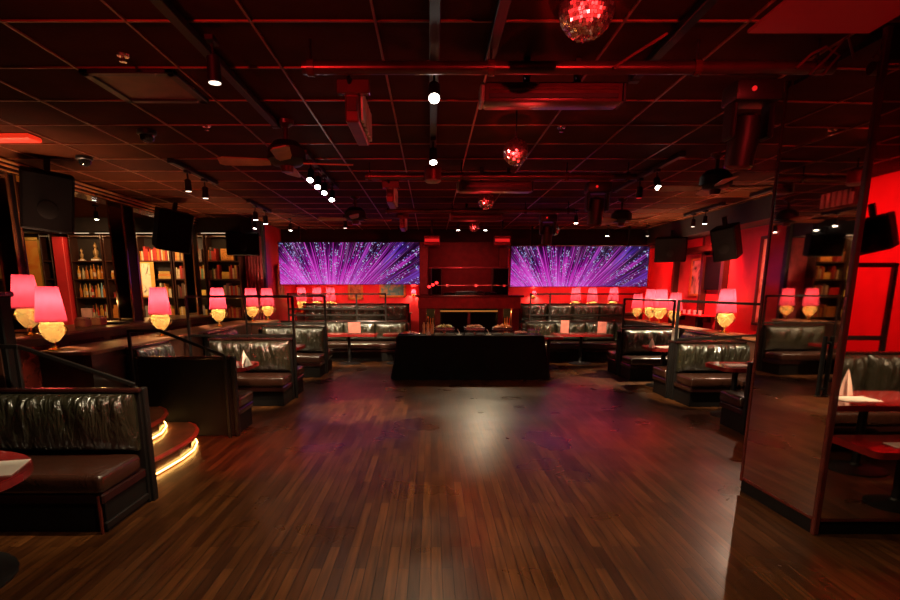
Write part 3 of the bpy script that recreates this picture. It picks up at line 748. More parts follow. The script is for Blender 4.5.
OR = pbr('orange_box', (.75, .36, .08), .5); RDB = pbr('red_box', (.60, .02, .02), .5); PKB = pbr('pink_box', (.75, .38, .32), .6)
shelfbox(BX[4][0]+.42, SHZ[0], .27, .24, OR, 'orange framed box on the top shelf of the curtain-side bookcase', frame=picture_mat('orange_pic', [(.85, .42, .08), (.75, .30, .05), (.25, .08, .02)], 14, 3))
shelfbox(BX[4][0]+.36, SHZ[1], .16, .14, pbr('yellow_box', (.80, .55, .10), .5), 'yellow box amid the books of the curtain-side bookcase')
shelfbox(BX[4][0]+.14, SHZ[2], .22, .2, RDB, 'red box on the third shelf of the curtain-side bookcase')
shelfbox(BX[4][0]+.14, SHZ[3], .2, .22, OR, 'orange box on the fourth shelf of the curtain-side bookcase')
shelfbox(BX[1][0]+.5, SHZ[2], .18, .16, pbr('yellow_box', (.80, .55, .10), .5), 'yellow box near the red flat books beside the bottles')
shelfbox(BX[1][0]+.45, SHZ[3], .34, .24, OR, 'orange picture box on the fourth shelf beside the bottles', frame=picture_mat('dark_pic', [(.65, .28, .06), (.4, .1, .03), (.10, .03, .02)], 12, 5))
shelfbox(-7.33, SHZ[3], .22, .2, PKB, 'pink box at the foot of the bottle bookcase')
shelfbox(BX[3][0]+.52, SHZ[2], .2, .15, pbr('yellow_box', (.80, .55, .10), .5), 'yellow box beside the dark upright books')
ps = MB().box(-.14, .14, 0, .02, 0, .72, .003).build('poster', OR, loc=(BX[2][0]+.18, YB-.05, SHZ[2]))
MB().box(-.125, .06, -.004, 0, .03, .69).build('picture_print', picture_mat('poster_print', [(.85, .72, .45), (.85, .75, .55), (.80, .70, .50), (.02, .02, .03)], 5, 2), ps)
tag(ps, 'tall pale poster with a dark drawing leaning across two bookcase shelves', 'poster')

dk_ = empty('booth_pillar', (-3.30, 4.32-.0, 0), 0, 'dark wooden panelled pillar at the edge beside the handrail of the lit steps', 'pillar')
MB().box(-.14, .14, -.06, .06, 0, 1.50, .008).build('shaft', M['panel'], dk_); MB().box(-.16, .16, -.08, .08, 1.50, 1.54, .008).build('cap', M['redwood'], dk_)
MB().box(-.10, .10, -.068, -.058, .5, 1.40, .006).build('inset_panel', M['wood'], dk_)
# red pilaster, orange framed panel, curtain
pl = MB().box(-7.80, -7.57, 12.22, 12.6, .34, 2.62, .01).build('red_pilaster', M['redpaint']); tag(pl, 'tall red painted pilaster beside the bottle bookcase', 'pilaster')
op = empty('framed_painting', (-8.34, 12.36, 1.15), 0, 'tall orange painted panel in a gold frame beyond the largest lamp', 'painting')
f = MB()
for (a, b, c, d) in ((-.24, .24, 1.40, 1.47), (-.24, .24, 0, .07), (-.24, -.17, 0, 1.47), (.17, .24, 0, 1.47)): f.box(a, b, -.04, .0, c, d, .008)
f.build('frame', pbr('gold_frame', (.65, .38, .08), .35, .5), op)
MB().box(-.17, .17, -.02, 0, .07, 1.40).build('canvas', picture_mat('orange_paint', [(.75, .16, .02), (.80, .25, .03), (.85, .38, .06)], 2.2, 7), op)
cu = MB()
P = []
n = 60
for k in range(n+1):
    u = k/n; P.append((-3.96+u*.38, 12.52+.035*math.sin(u*2*PI*6.5)))
poly = P + [(px, py+.02) for px, py in P[::-1]]
cu.prism(poly, .02, 2.66).build('curtain', M['curtain'], None, False)
tag(bpy.data.objects['curtain'], 'dark red pleated curtain between the bookcases and the screen', 'curtain')

# things on the bar top
def napk_box(x, y, label, mat, w=.16, h=.10):
    o = MB().box(-w/2, w/2, -.08, .08, 0, h, .01).build('napkin_holder', mat, loc=(x, y, 1.05)); 
    MB().box(-w/2+.02, w/2-.02, -.06, .06, h, h+.03, .008).build('paper_stack', M['paper'], o)
    return tag(o, label, 'napkin holder', 'napkin holders on the bar')
napk_box(-4.85, 8.05, 'pink napkin holder on the bar, nearer the largest lamp', PKB)
napk_box(-4.86, 8.45, 'pink napkin holder on the bar, nearer the slim mirrored column', PKB)
tr = MB().box(-.25, .25, -.18, .18, 0, .035, .01).build('bar_tray', M['plastic'], loc=(-4.9, 8.85-.1, 1.05)); tag(tr, 'black tray on the bar top before the mirrored column', 'tray')
for k in range(4):
    bottle(-5.1, 7.5+k*.15, 1.05, random.uniform(.24, .29), .035, BM[k], f'{BNAMES[k]} bottle on the bar counter, {ORD[k]} from the largest lamp', 'bottles on the bar counter')

# ------------------------------------------------------------------ LED screens
def screen(x0, x1, z0, z1, y, label):
    w, h = x1-x0, z1-z0
    t = empty('video_screen', ((x0+x1)/2, y, (z0+z1)/2), 0, label, 'screen', 'wide LED screens')
    MB().box(-w/2, w/2, 0, .10, -h/2, h/2).build('cabinet', M['plastic'], t)
    MB().box(-w/2+.01, w/2-.01, -.006, 0, -h/2+.01, h/2-.01).build('display', screen_mat('screen_image', w, h), t)
    for s in (-.35, .35):
        MB().box(s*w-.02, s*w+.02, .03, .07, h/2, ZC-(z0+z1)/2).build('hanger', M['black'], t)
    return t
screen(-3.48, -.25, 1.67, 2.62, 13.5, 'wide LED screen of purple light streaks on the bar side')
screen(1.82, 4.98, 1.62, 2.53, 13.5, 'wide LED screen of purple light streaks nearest the red wall')

# ------------------------------------------------------------------ the fireplace-like DJ booth
dj = empty('booth_mantel', (.82, 12.75, 0), 0, 'dark red wooden mantel and raised music booth behind the buffet', 'mantel')
MB().box(-1.10, 1.10, -.30, -.10, 1.16, 1.40, .01).build('parapet', pbr('mantel_red', (.26, .012, .010), .4), dj)
MB().box(-1.16, 1.16, -.36, .70, 1.40, 1.44, .01).build('shelf_top', M['redwood'], dj)
for (a, b) in ((-1.08, -.92), (-.74, -.62), (.62, .74), (.92, 1.08)):
    MB().box(a, b, -.26, -.08, 0, 1.16, .008).build('pillar', M['redwood'], dj)
MB().box(-.03, .03, -.24, -.10, 0, 1.10).build('mullion', M['redwood'], dj)
MB().box(-.62, .62, -.24, -.10, 1.09, 1.115).build('gold_strip', emit('gold_glow', (1, .40, .08), .3), dj)
MB().box(-1.08, 1.08, .25, .30, 0, 1.16).build('recess_back', M['cloth'], dj)
MB().box(-.60, .60, -.07, -.06, .56, 1.09).build('recess_dark_sheet', M['cloth'], dj)  # black sheet across the openings, their dark shade given as colour
MB().box(-1.08, 1.08, -.26, .25, 0, .55, .006).build('hearth', M['panel'], dj)
MB().box(-1.0, .82, .60, .68, 1.44, 2.60, .006).build('upper_panel', pbr('matt_redwood', (.085, .010, .008), .55), dj)
for s in (-1, 1):
    MB().box(-.09+s*.89-.10, -.09+s*.89+.10, .40, .68, 1.44, 2.60, .01).build('upper_pilaster', M['redwood'], dj)
MB().box(-.92, .74, .55, .60, 2.02, 2.07, .006).build('moulding', M['redwood'], dj)
gr = empty('glass_rail', (.82, 12.44, 1.44), 0, 'clear glass rail with bright clips on the music booth', 'glass rail')
MB().box(-.68, .92, -.006, .006, 0, .20).build('glass_pane', M['glass'], gr)
MB().box(-.70, .94, -.01, .01, .20, .212).build('rail', M['silver'], gr)
for k in range(3): MB().box(-.5+k*.6, -.44+k*.6, -.02, .02, .17, .23, .004).build('clip', M['silver'], gr)
def speaker_box(x, y, z, w, d, h, label, rot=(0, 0, 0), name='loudspeaker', group='black loudspeakers', bracket=True, mat='spk'):
    t = empty(name, (x, y, z), 0, label, 'loudspeaker', group, rot=rot)
    MB().box(-w/2, w/2, -d/2, d/2, -h/2, h/2, .02, 2).build('cabinet', M[mat], t)
    MB().box(-w/2+.02, w/2-.02, -d/2-.012, -d/2, -h/2+.02, h/2-.02, .006).build('grille', pbr('grille', (.004, .002, .002), .85, spec=.05, bump=.5, bscale=300), t)
    MB().lathe([(h*.16, 0), (h*.16, .006), (h*.12, .012)], 20).xf(Matrix.Translation((0, -d/2-.012, -h*.12)) @ Matrix.Rotation(PI/2, 4, 'X')).build('woofer', M['spk'], t, True)
    if bracket:
        MB().box(-.03, .03, -.02, .06, h/2-.01, h/2+.14, .004).build('mount_bracket', M['black'], t)
    return t
speaker_box(.12, 12.95, 1.44+.29, .24, .26, .58, 'grey loudspeaker on the music booth, bar side', group='booth monitors', bracket=False, mat='grey')
speaker_box(1.52, 12.95, 1.44+.29, .36, .26, .58, 'grey loudspeaker on the music booth, red-wall side', group='booth monitors', bracket=False, mat='grey')
mx = empty('music_mixer', (.84, 12.72, 1.44), 0, 'black music mixer with knobs behind the glass rail', 'mixer')
MB().box(-.30, .30, -.16, .16, 0, .08, .01).build('chassis', M['plastic'], mx)
for k in range(8): MB().lathe([(.014, 0), (.012, .03)], 8).build('knob', M['silver'], mx, True, loc=(-.24+k*.068, -.05 if k % 2 else .06, .08))
for sx in (-1, 1):
    dk = empty('media_deck', (.84+sx*.52-.0, 12.62, 1.44), 0, 'black turntable deck by the mixer, %s side' % ('bar' if sx < 0 else 'red-wall'), 'turntable', 'turntable decks')
    dk.location.x = .84+sx*.44
    dk.location.y = 12.60
    MB().box(-.13, .13, -.12, .12, 0, .06, .01).build('chassis', M['plastic'], dk)
    MB().lathe([(.10, .06), (.10, .07), (.02, .075), (0, .075)], 24).build('platter', M['silver'], dk, True)
# red indicator lamps on the booth
for k, (xx, zz) in enumerate(((-.04, 1.62), (.04, 1.66), (.12, 1.70))):
    o = empty('indicator_lamp', (xx, 12.56, zz), 0, ['lowest', 'middle', 'highest'][k]+' of three red glowing lamps beside the glass rail', 'lamp', 'red booth lamps')
    MB().lathe([(0, -.03), (.025, -.02), (.034, 0), (.025, .02), (0, .03)], 14).build('lens', M['redled'], o, True)
    MB().tube([(0, .01, 0), (0, .05, 1.443-zz)], .006, 6).build('stalk', M['black'], o)
for k, xx in enumerate((-.01, 1.66)):
    for j in range(3):
        bottle(xx-.05+j*.05, 12.62, .553, .42, .024, BM[(j+k) % 6], f'{BNAMES[(j+k)%6]} bottle, {ORD[j]} in the {"bar-side" if k == 0 else "red-wall-side"} niche of the mantel', 'bottles in the mantel niches')
    point((xx, 12.66, 1.08), 1.2, (1, .45, .12), .02)

# ------------------------------------------------------------------ buffet
bf = empty('buffet_table', (.70, 10.4, 0), 0, 'long buffet table draped to the floor in black cloth', 'table')
n = 140; P = []
def drape(zf):
    out = []
    hx, hy = 1.29+.12*zf, .38+.10*zf
    base = rounded(hx, hy, .14, 10)
    # resample
    pts = []
    for i in range(len(base)):
        a, b = base[i], base[(i+1) % len(base)]; L = math.hypot(b[0]-a[0], b[1]-a[1]); m = max(1, int(L/.035))
        for k in range(m): pts.append((a[0]+(b[0]-a[0])*k/m, a[1]+(b[1]-a[1])*k/m))
    for i, (px, py) in enumerate(pts):
        l = math.hypot(px, py*2) or 1
        wv = .020*zf*math.sin(i*.62)+.012*zf*math.sin(i*.27+1)
        out.append((px*(1+wv*.35), py*(1+wv)))
    return out
def loft(levels):
    m = MB(); rings = []
    for z, zf in levels:
        rings.append([m.bm.verts.new((x_, y_, z)) for x_, y_ in DP[zf]])
    for q, w in zip(rings, rings[1:]):
        k_ = len(q)
        for k in range(k_): m.bm.faces.new((q[k], q[(k+1) % k_], w[(k+1) % k_], w[k]))
    m.bm.faces.new(rings[-1]); return m
pts0 = None
def resampled(hx, hy, r, N=220):
    base = rounded(hx, hy, r, 12); L = [0]
    for i in range(len(base)):
        a, b = base[i], base[(i+1) % len(base)]; L.append(L[-1]+math.hypot(b[0]-a[0], b[1]-a[1]))
    out = []
    for k in range(N):
        s = L[-1]*k/N; i = max(j for j in range(len(base)) if L[j] <= s); a, b = base[i], base[(i+1) % len(base)]; d = L[i+1]-L[i]
        t = (s-L[i])/d if d > 1e-9 else 0; out.append((a[0]+(b[0]-a[0])*t, a[1]+(b[1]-a[1])*t))
    return out
DP = {}
for zf in (0., .15, .5, 1.):
    q = resampled(1.29+.12*zf, .38+.08*zf, .10)
    DP[zf] = [(x_*(1+.022*zf*math.sin(i*.55)*.4), y_*(1+.05*zf*math.sin(i*.55))) for i, (x_, y_) in enumerate(q)]
loft([(.004, 1.), (.35, .5), (.66, .15), (.755, 0.), (.768, 0.)]).build('tablecloth', M['cloth'], bf, True)
TZ = .7705
FOOD = [('green', [(.16, .30, .04), (.45, .50, .08), (.75, .65, .25)]), ('brown', [(.30, .08, .03), (.50, .18, .05), (.65, .35, .12)]), ('orange', [(.55, .14, .03), (.75, .35, .08), (.75, .55, .2)])]
for k, (fx, (fn, fc)) in enumerate(zip((.24, .78, 1.28), FOOD)):
    t = empty('chafing_dish', (fx, 10.30, TZ), 0, f'chafing dish of {fn} food, {ORD[k]} from the bar side on the buffet', 'chafing dish', 'chafing dishes on the buffet')
    fm = MB()
    for sx in (-1, 1):
        for sy in (-1, 1): fm.tube([(sx*.19, sy*.11, 0), (sx*.165, sy*.10, .09)], .008, 6)
    for sy in (-1, 1): fm.tube([(-.175, sy*.11, .085), (.175, sy*.11, .085)], .008, 6)
    for sx in (-1, 1): fm.tube([(sx*.175, -.11, .085), (sx*.175, .11, .085)], .008, 6)
    fm.build('stand', M['black'], t)
    MB().box(-.16, .16, -.10, .10, .055, .12, .012).build('pan', M['silver'], t)
    MB().box(-.18, .18, -.115, .115, .118, .128, .004).build('pan_rim', M['silver'], t)
    fd = MB(); rnd = random.Random(k)
    for j in range(60):
        c = (rnd.uniform(-.14, .14), rnd.uniform(-.085, .085)); zz = .12+.05*(1-(c[0]/.17)**2)*rnd.uniform(.4, 1)
        r_ = bmesh.ops.create_icosphere(fd.bm, subdivisions=1, radius=rnd.uniform(.012, .022), matrix=Matrix.Translation((c[0], c[1], zz)))
    fo = fd.build('food', picture_mat('food_'+fn, fc, 30, k), t); fo['kind'] = 'stuff'
    MB().lathe([(.03, 0), (.03, .045), (.022, .05)], 12).build('fuel_can', M['silver'], t, True, loc=(0, 0, 0))
for k, fx in enumerate((.50, 1.02)):
    t = empty('spoon_rest', (fx, 10.18, TZ), 0, ['white spoon rest between the green and the brown dish', 'white spoon rest between the brown and the orange dish'][k], 'spoon rest', 'white spoon rests')
    MB().lathe([(0, 0), (.036, 0), (.046, .012), (.042, .014), (.032, .006), (0, .006)], 20).build('dish', M['white'], t, True)
    MB().tube([(0, 0, .012), (.0, .03, .05), (-.03, .05, .10)], [.012, .006, .005], 8).build('spoon', M['white'], t, True)
def platter(x, y, label, rmat, r=.17):
    t = empty('platter', (x, y, TZ), 0, label, 'platter', 'round platters on the buffet')
    MB().lathe([(0, 0), (r*.7, 0), (r, .02), (r*.97, .024), (r*.68, .008), (0, .008)], 28).build('plate', M['silver'], t, True)
    fd = MB(); rnd = random.Random(x)
    for j in range(40):
        a = rnd.uniform(0, 6.28); q = r*.75*math.sqrt(rnd.random())
        bmesh.ops.create_icosphere(fd.bm, subdivisions=1, radius=rnd.uniform(.014, .024), matrix=Matrix.Translation((q*math.cos(a), q*math.sin(a), .025+.025*(1-q/r))))
    f_ = fd.build('food', rmat, t); f_['kind'] = 'stuff'
    return t
platter(-.38, 10.28, 'round platter of red food at the bar end of the buffet', picture_mat('redfood', [(.40, .03, .02), (.65, .10, .04), (.75, .4, .15)], 25, 9))
platter(1.62, 10.38, 'round platter at the red-wall end of the buffet', picture_mat('redfood2', [(.25, .03, .02), (.45, .08, .03), (.5, .2, .08)], 25, 4), .13)
for k, fx in enumerate((-.13, -.06, .03)):
    t = empty('pepper_mill', (fx, 10.46, TZ), 0, f'pale wooden pepper mill, {ORD[k]} from the red platter on the buffet', 'pepper mill', 'pepper mills on the buffet')
    MB().lathe([(.028, 0), (.028, .03), (.018, .08), (.024, .13), (.02, .135)], 16).build('body', pbr('mill_wood', (.65, .42, .2), .4), t, True)
    MB().lathe([(.022, .135), (.026, .16), (.012, .185), (.014, .20), (0, .207)], 16).build('head', pbr('mill_wood2', (.6, .36, .15), .4), t, True)
for k in range(5):
    glass(1.78+.07*(k % 3), 10.30+.13*(k//3), TZ, f'empty wine glass, {ORD[k]} of the five at the red-wall end of the buffet')
napkin(-.04, 10.18, TZ, 'white napkin on the buffet before the pepper mills', 'white', .07, .05)

# ------------------------------------------------------------------ pictures and panels
def framed(x, y, z, w, h, label, mat, fmat, rz=0, d=.03):
    t = empty('framed_picture', (x, y, z), rz, label, 'picture', 'framed wall pictures')
    f = MB(); q = .05
    f.box(-w/2, w/2, -d, 0, 0, q, .006).box(-w/2, w/2, -d, 0, h-q, h, .006).box(-w/2, -w/2+q, -d, 0, 0, h, .006).box(w/2-q, w/2, -d, 0, 0, h, .006)
    f.build('frame', fmat, t); MB().box(-w/2+q, w/2-q, -.012, 0, q, h-q).build('canvas', mat, t)
    return t
GF = pbr('gold_frame', (.65, .38, .08), .35, .5)
framed(-1.02, 15.5, 1.36, .70, .42, 'green landscape in a gold frame below the bar-side screen', picture_mat('green_pic', [(.05, .25, .22), (.08, .40, .34), (.5, .42, .12)], 4, 1), GF)
framed(-2.0, 15.5, 1.30, .40, .55, 'dark portrait in a gold frame, below the bar-side screen', picture_mat('port_pic', [(.02, .015, .01), (.3, .16, .05), (.6, .4, .15)], 5, 6), GF)
framed(-3.58, 13.9, 1.35, .55, .75, 'bright pale figure picture on the corner wall beyond the curtain', picture_mat('figure_pic', [(.85, .75, .45), (.8, .7, .4), (.2, .08, .04)], 5, 8), GF, PI/2)
framed(5.7, 12.55, 1.42, .62, .80, 'green and white picture in the dark alcove of the red wall', picture_mat('alc_pic', [(.02, .16, .05), (.75, .7, .45), (.9, .85, .6)], 3, 2), GF, -PI/2, .04)
framed(5.7, 9.95, .95, .50, 1.50, 'tall gold framed panel on red wall, at the mirrored column edge', picture_mat('tall_pic', [(.85, .75, .4), (.9, .85, .55), (.5, .3, .1)], 2.5, 5), pbr('dark_frame', (.06, .03, .015), .4), -PI/2, .05)
dp = empty('dark_panel', (5.66, 11.75, 1.55), -PI/2, 'dark blank hanging panel on the red wall between posts', 'panel')
MB().box(-.36, .36, -.03, .03, 0, .68, .006).build('board', M['panel'], dp); MB().box(-.38, .38, -.04, -.03, .66, .70).build('top_batten', M['wood'], dp)
for k, yy in enumerate((13.55, 12.15, 11.30)):
    o = MB().box(5.58, 5.70, yy-.06, yy+.06, .72, 2.63, .006).build('wall_post', M['wood']); tag(o, f'dark wooden post on the red wall, {ORD[k]} from the far corner', 'post', 'wooden wall posts')
o = MB().box(5.45, 5.70, 11.2, 13.7, 2.30, 2.42, .02).build('cornice_shelf', M['wood']); tag(o, 'dark wooden cornice above the picture alcove on the red wall', 'cornice')
# low cabinet under the alcove
cb = empty('wall_shelf', (5.55, 12.4, 1.02), 0, 'red wall shelf with small white cups under the alcove', 'shelf')
MB().box(-.15, .15, -.8, .8, 0, .03, .004).build('board', M['redpaint'], cb)
for s in (-.6, .6): MB().box(-.02, .15, s-.015, s+.015, -.12, 0).build('bracket', M['wood'], cb)
for k in range(5):
    o = MB().lathe([(.03, 0), (.038, .09), (.034, .09), (.027, .01), (0, .01)], 14).build('cup', M['white'], smooth=True, loc=(5.50, 11.85+k*.25, 1.05)); tag(o, f'small white cup on the red wall shelf, {ORD[k]} from the mirrored column', 'cup', 'cups on the wall shelf')

# ------------------------------------------------------------------ mirrored closet column
MXW, MYN, MYF = 2.47, 3.45, 4.30
def tilt(m):
    c = Matrix.Translation((MXW-3.2, MYN-3.88, 0)); return m.xf(c @ Matrix.Rotation(R(2), 4, 'Z') @ c.inverted())
mc = empty('mirror_closet', (3.2, 3.88, 0), 0, 'large mirrored column closet with red trim at the dance floor edge', 'mirrored column')
def mb_(x0, x1, y0, y1, z0, z1, bev=0): return MB().box(x0-3.2, x1-3.2, y0-3.88, y1-3.88, z0, z1, bev)
mb_(MXW+.02, 3.9, MYN+.02, MYF, .10, 2.95).build('core', M['panel'], mc)
tilt(mb_(MXW+.002, MXW+.03, MYN+.015, MYF-.01, 0, .095)).build('side_plinth', M['panel'], mc)
mb_(MXW+.015, 3.9, MYN+.015, MYF, 0, .10).build('plinth', M['panel'], mc)
tilt(mb_(MXW, MXW+.015, MYN+.03, MYF-.02, .11, 2.90)).build('side_mirror', M['mirror'], mc)
mb_(MXW+.03, 3.9, MYN, MYN+.015, .11, 2.76).build('front_mirror', M['mirror'], mc)
mb_(MXW+.03, 3.9, MYN, MYN+.016, 2.78, 2.95).build('header', M['panel'], mc)
mb_(MXW-.008, MXW+.03, MYN-.008, MYN+.03, 0, 2.95, .006).build('corner_trim', M['redwood'], mc)
tilt(mb_(MXW-.008, MXW+.02, MYF-.02, MYF+.006, .08, 2.95, .004)).build('edge_trim', M['redwood'], mc)
tilt(mb_(MXW-.006, MXW+.01, MYN+.03, MYF-.02, .095, .112)).build('bottom_trim', M['redwood'], mc)
mb_(MXW+.03, 3.9, MYN-.006, MYN+.01, .095, .112).build('bottom_trim', M['redwood'], mc)
mb_(MXW+.03, 3.9, MYN-.006, MYN+.01, 2.76, 2.78).build('top_trim', M['redwood'], mc)
hd = MB().tube([(MXW-.026-3.2, 3.56-3.88, .90), (MXW-.026-3.2, 3.56-3.88, 1.27)], .014, 10).build('pull_handle', M['black'], mc, True)
for z in (.94, 1.23): MB().tube([(MXW-.026-3.2, 3.56-3.88, z), (MXW-3.2, 3.56-3.88, z)], .010, 8).build('standoff', M['black'], hd)
MB().lathe([(.02, 0), (.02, .012)], 12, (MXW-.026-3.2, 3.56-3.88, .888)).build('end_cap', M['silver'], hd, True)

# ------------------------------------------------------------------ ceiling gear
def ceil_track(x, y0, y1, label, z=ZC):
    t = empty('ceiling_track', (x, (y0+y1)/2, z), 0, label, 'track', 'black lighting tracks')
    MB().box(-.03, .03, -(y1-y0)/2, (y1-y0)/2, -.055, -.012, .004).build('rail', M['black'], t)
    for s in (-1, 1): MB().box(-.034, .034, s*(y1-y0)/2-.03, s*(y1-y0)/2+.03, -.06, -.010, .004).build('end_cap', M['plastic'], t)
    return t
ceil_track(-1.33, 2.6, 5.3, 'black ceiling track between the front pendant fixture and the vent')
ceil_track(-1.30, 6.3, 8.3, 'black ceiling track carrying the row of four white spots')
ceil_track(.02, 2.6, 6.2, 'black ceiling track down the middle with two bright white spots')
ceil_track(.36, 2.6, 3.95, 'short black ceiling track beside the large mirror ball')
ceil_track(1.36, 2.6, 4.2, 'black ceiling track between the large mirror ball and the red panel')
ceil_track(2.62, 6.4, 8.6, 'black ceiling track on the red-wall side with a pair of spots')
ceil_track(-2.85, 6.7, 8.0, 'black ceiling track over the bar-side booth with two dark spots')
ceil_track(-2.90, 9.6, 10.8, 'black ceiling track over the third bar-side booth')
ceil_track(4.80, 7.9, 9.0, 'black ceiling track nearest the mirrored column over the red-wall booths')
ceil_track(4.80, 9.9, 11.3, 'black ceiling track over the second red-wall booth')
SPG = 'cylindrical track spotlights'
def spot_proto():
    t = empty('track_spotlight', (0, 0, 0))
    MB().box(-.025, .025, -.05, .05, -.03, 0, .004).build('adapter', M['black'], t)
    MB().tube([(0, 0, -.02), (0, 0, -.12)], .008, 8).build('stem', M['black'], t)
    MB().lathe([(.030, .015), (.036, .015), (.039, -.115), (.033, -.115)], 18).build('can', M['black'], t, True, loc=(0, 0, -.115))
    return t
SP = spot_proto(); lens_on = MB().lathe([(0, -.119), (.033, -.118), (.033, -.114), (0, -.112)], 16).mesh('lens', True)
spf = [True]
def tspot(x, y, label, tgt=None, power=60, col=(1, .85, .62), size=48, lens='bulb', z=ZC-.055, blend=.7, tilt=0.):
    if spf[0]: o = SP; spf[0] = False
    else: o = dup(SP)
    for ch in list(o.children):
        if ch.name.startswith('lens'): bpy.data.objects.remove(ch)
    o.location = (x, y, z); o['label'] = label; o['category'] = 'spotlight'; o['group'] = SPG
    me = lens_on.copy(); me.materials.clear(); me.materials.append(M[lens])
    l = bpy.data.objects.new('lens', me); COL.objects.link(l); l.parent = o; l.location = (0, 0, -.115)
    for ch in o.children:
        if ch.name.startswith(('lens', 'can')): ch.rotation_euler = (-R(tilt), 0, 0)
    ly, lz = -.14*math.sin(R(tilt)), -.115-.14*math.cos(R(tilt))
    if tgt is not None: spot((x, y+ly, z+lz), tgt, power, col, size, blend, .025)
    return o
WARM = (1, .80, .50)
def T(*a, **k): return tspot(*a, **k)
T(.02, 3.95, 'brightest white spotlight at the middle of the ceiling', (.1, 3.6, 0), 15, WARM, 150, blend=1., tilt=42)
T(.02, 5.65, 'white spotlight behind the brightest one on the middle track', (.3, 6.0, 0), 17, WARM, 150, blend=1., tilt=25)
for k, (yy, tg) in enumerate(((6.59, (-2.6, 7.7, .8)), (7.01, (-2.6, 7.9, .6)), (7.42, (-.9, 7.4, 0)), (7.96, (-2.7, 10.3, .7)))):
    T(-1.30, yy, f'white spotlight, {ORD[k]} of the row of four on its track', tg, 40, WARM, 40, tilt=35)
T(-1.26, 9.94, 'small white spotlight beyond the row of four', (-1.9, 12.8, .6), 70, WARM, 45, z=ZC-.01)
T(-1.67, 11.63, 'tiny dim spotlight toward the bar-side screen', (-1.4, 12.8, .5), 40, WARM, 60, 'bulbdim', z=ZC-.01)
T(-1.21, 3.51, 'downward spotlight with a pink lens close to the ceiling vent', (-2.7, 3.9, .6), 26, WARM, 46, 'bulbdim')
T(-2.85, 7.11, 'unlit black spotlight above the bar-side booth', None, lens='bulbdim')
T(-2.85, 7.63, 'black spotlight beside the unlit one above the bar-side booth', (-3.3, 7.4, .8), 22, WARM, 50, 'bulbdim')
T(-2.90, 9.91, 'white spotlight over the third bar-side booth, first on its track', (-2.7, 10.7, .6), 40, WARM, 50)
T(-2.90, 10.49, 'white spotlight over the third bar-side booth, second on its track', (-3.0, 12.2, .7), 30, WARM, 50)
T(-3.45, 11.69, 'white spotlight above the end of the lamp ledge', None, z=ZC-.01)
T(-2.84, 12.08, 'white spotlight close before the bar-side screen', (-2.4, 13.0, .5), 55, WARM, 60, z=ZC-.01)
T(2.62, 7.05, 'white spotlight, nearer and brighter of the pair on the red-wall track', (4.0, 8.1, .7), 85, WARM, 46, tilt=35)
T(2.62, 7.60, 'pink spotlight beside the brighter one on the red-wall track', (2.3, 6.0, 0), 40, (1, .05, .05), 40, 'reflens')
T(2.62, 10.81, 'small white spotlight above the far red-wall bench', (3.0, 12.9, .6), 70, WARM, 50, z=ZC-.01)
T(3.94, 13.3, 'tiny white spotlight just above the red-wall screen', None, z=ZC-.01)
T(4.80, 8.42, 'white spotlight touching the mirrored column edge', (3.1, 6.2, 0), 7, (1, .62, .42), 60)
T(4.80, 10.49, 'white spotlight over the second red-wall booth', (4.0, 10.3, .6), 85, WARM, 55)
T(4.80, 10.95, 'dim spotlight next to the one over the second red-wall booth', (5.7, 11.6, 1.5), 12, (1, .5, .35), 60, 'bulbdim')
T(4.83, 13.3, 'tiny dim spotlight in the corner above the red-wall screen', None, lens='bulbdim', z=ZC-.01)
T(.55, 12.05, 'tiny white spotlight over the mantel, bar side', (.6, 12.6, .8), 6, WARM, 40, z=ZC-.01)
T(1.10, 12.05, 'tiny white spotlight over the mantel, red-wall side', (.8, 10.4, .8), 30, WARM, 60, z=ZC-.01)
T(.3, 1.6, 'unseen white spotlight added overhead to light the near floor, before the brightest one', (.2, 2.2, 0), 13, WARM, 150, blend=1.)  # added unseen spot brightening the near floor
T(-5.5, 9.85, 'white spotlight over the bar in front of the bottle bookcase', (-6.9, 12.3, 1.8), 16, (1, .60, .28), 60)
T(-5.5, 11.0, 'white spotlight over the bar in front of the poster bookcase', (-5.3, 12.4, 1.7), 8, (1, .60, .28), 85)
T(4.0, 2.5, 'unseen white spotlight added to light the booth reflected in the column', (4.2, 1.4, .7), 40, WARM, 66)  # added so the booth shows brighter in the column mirror

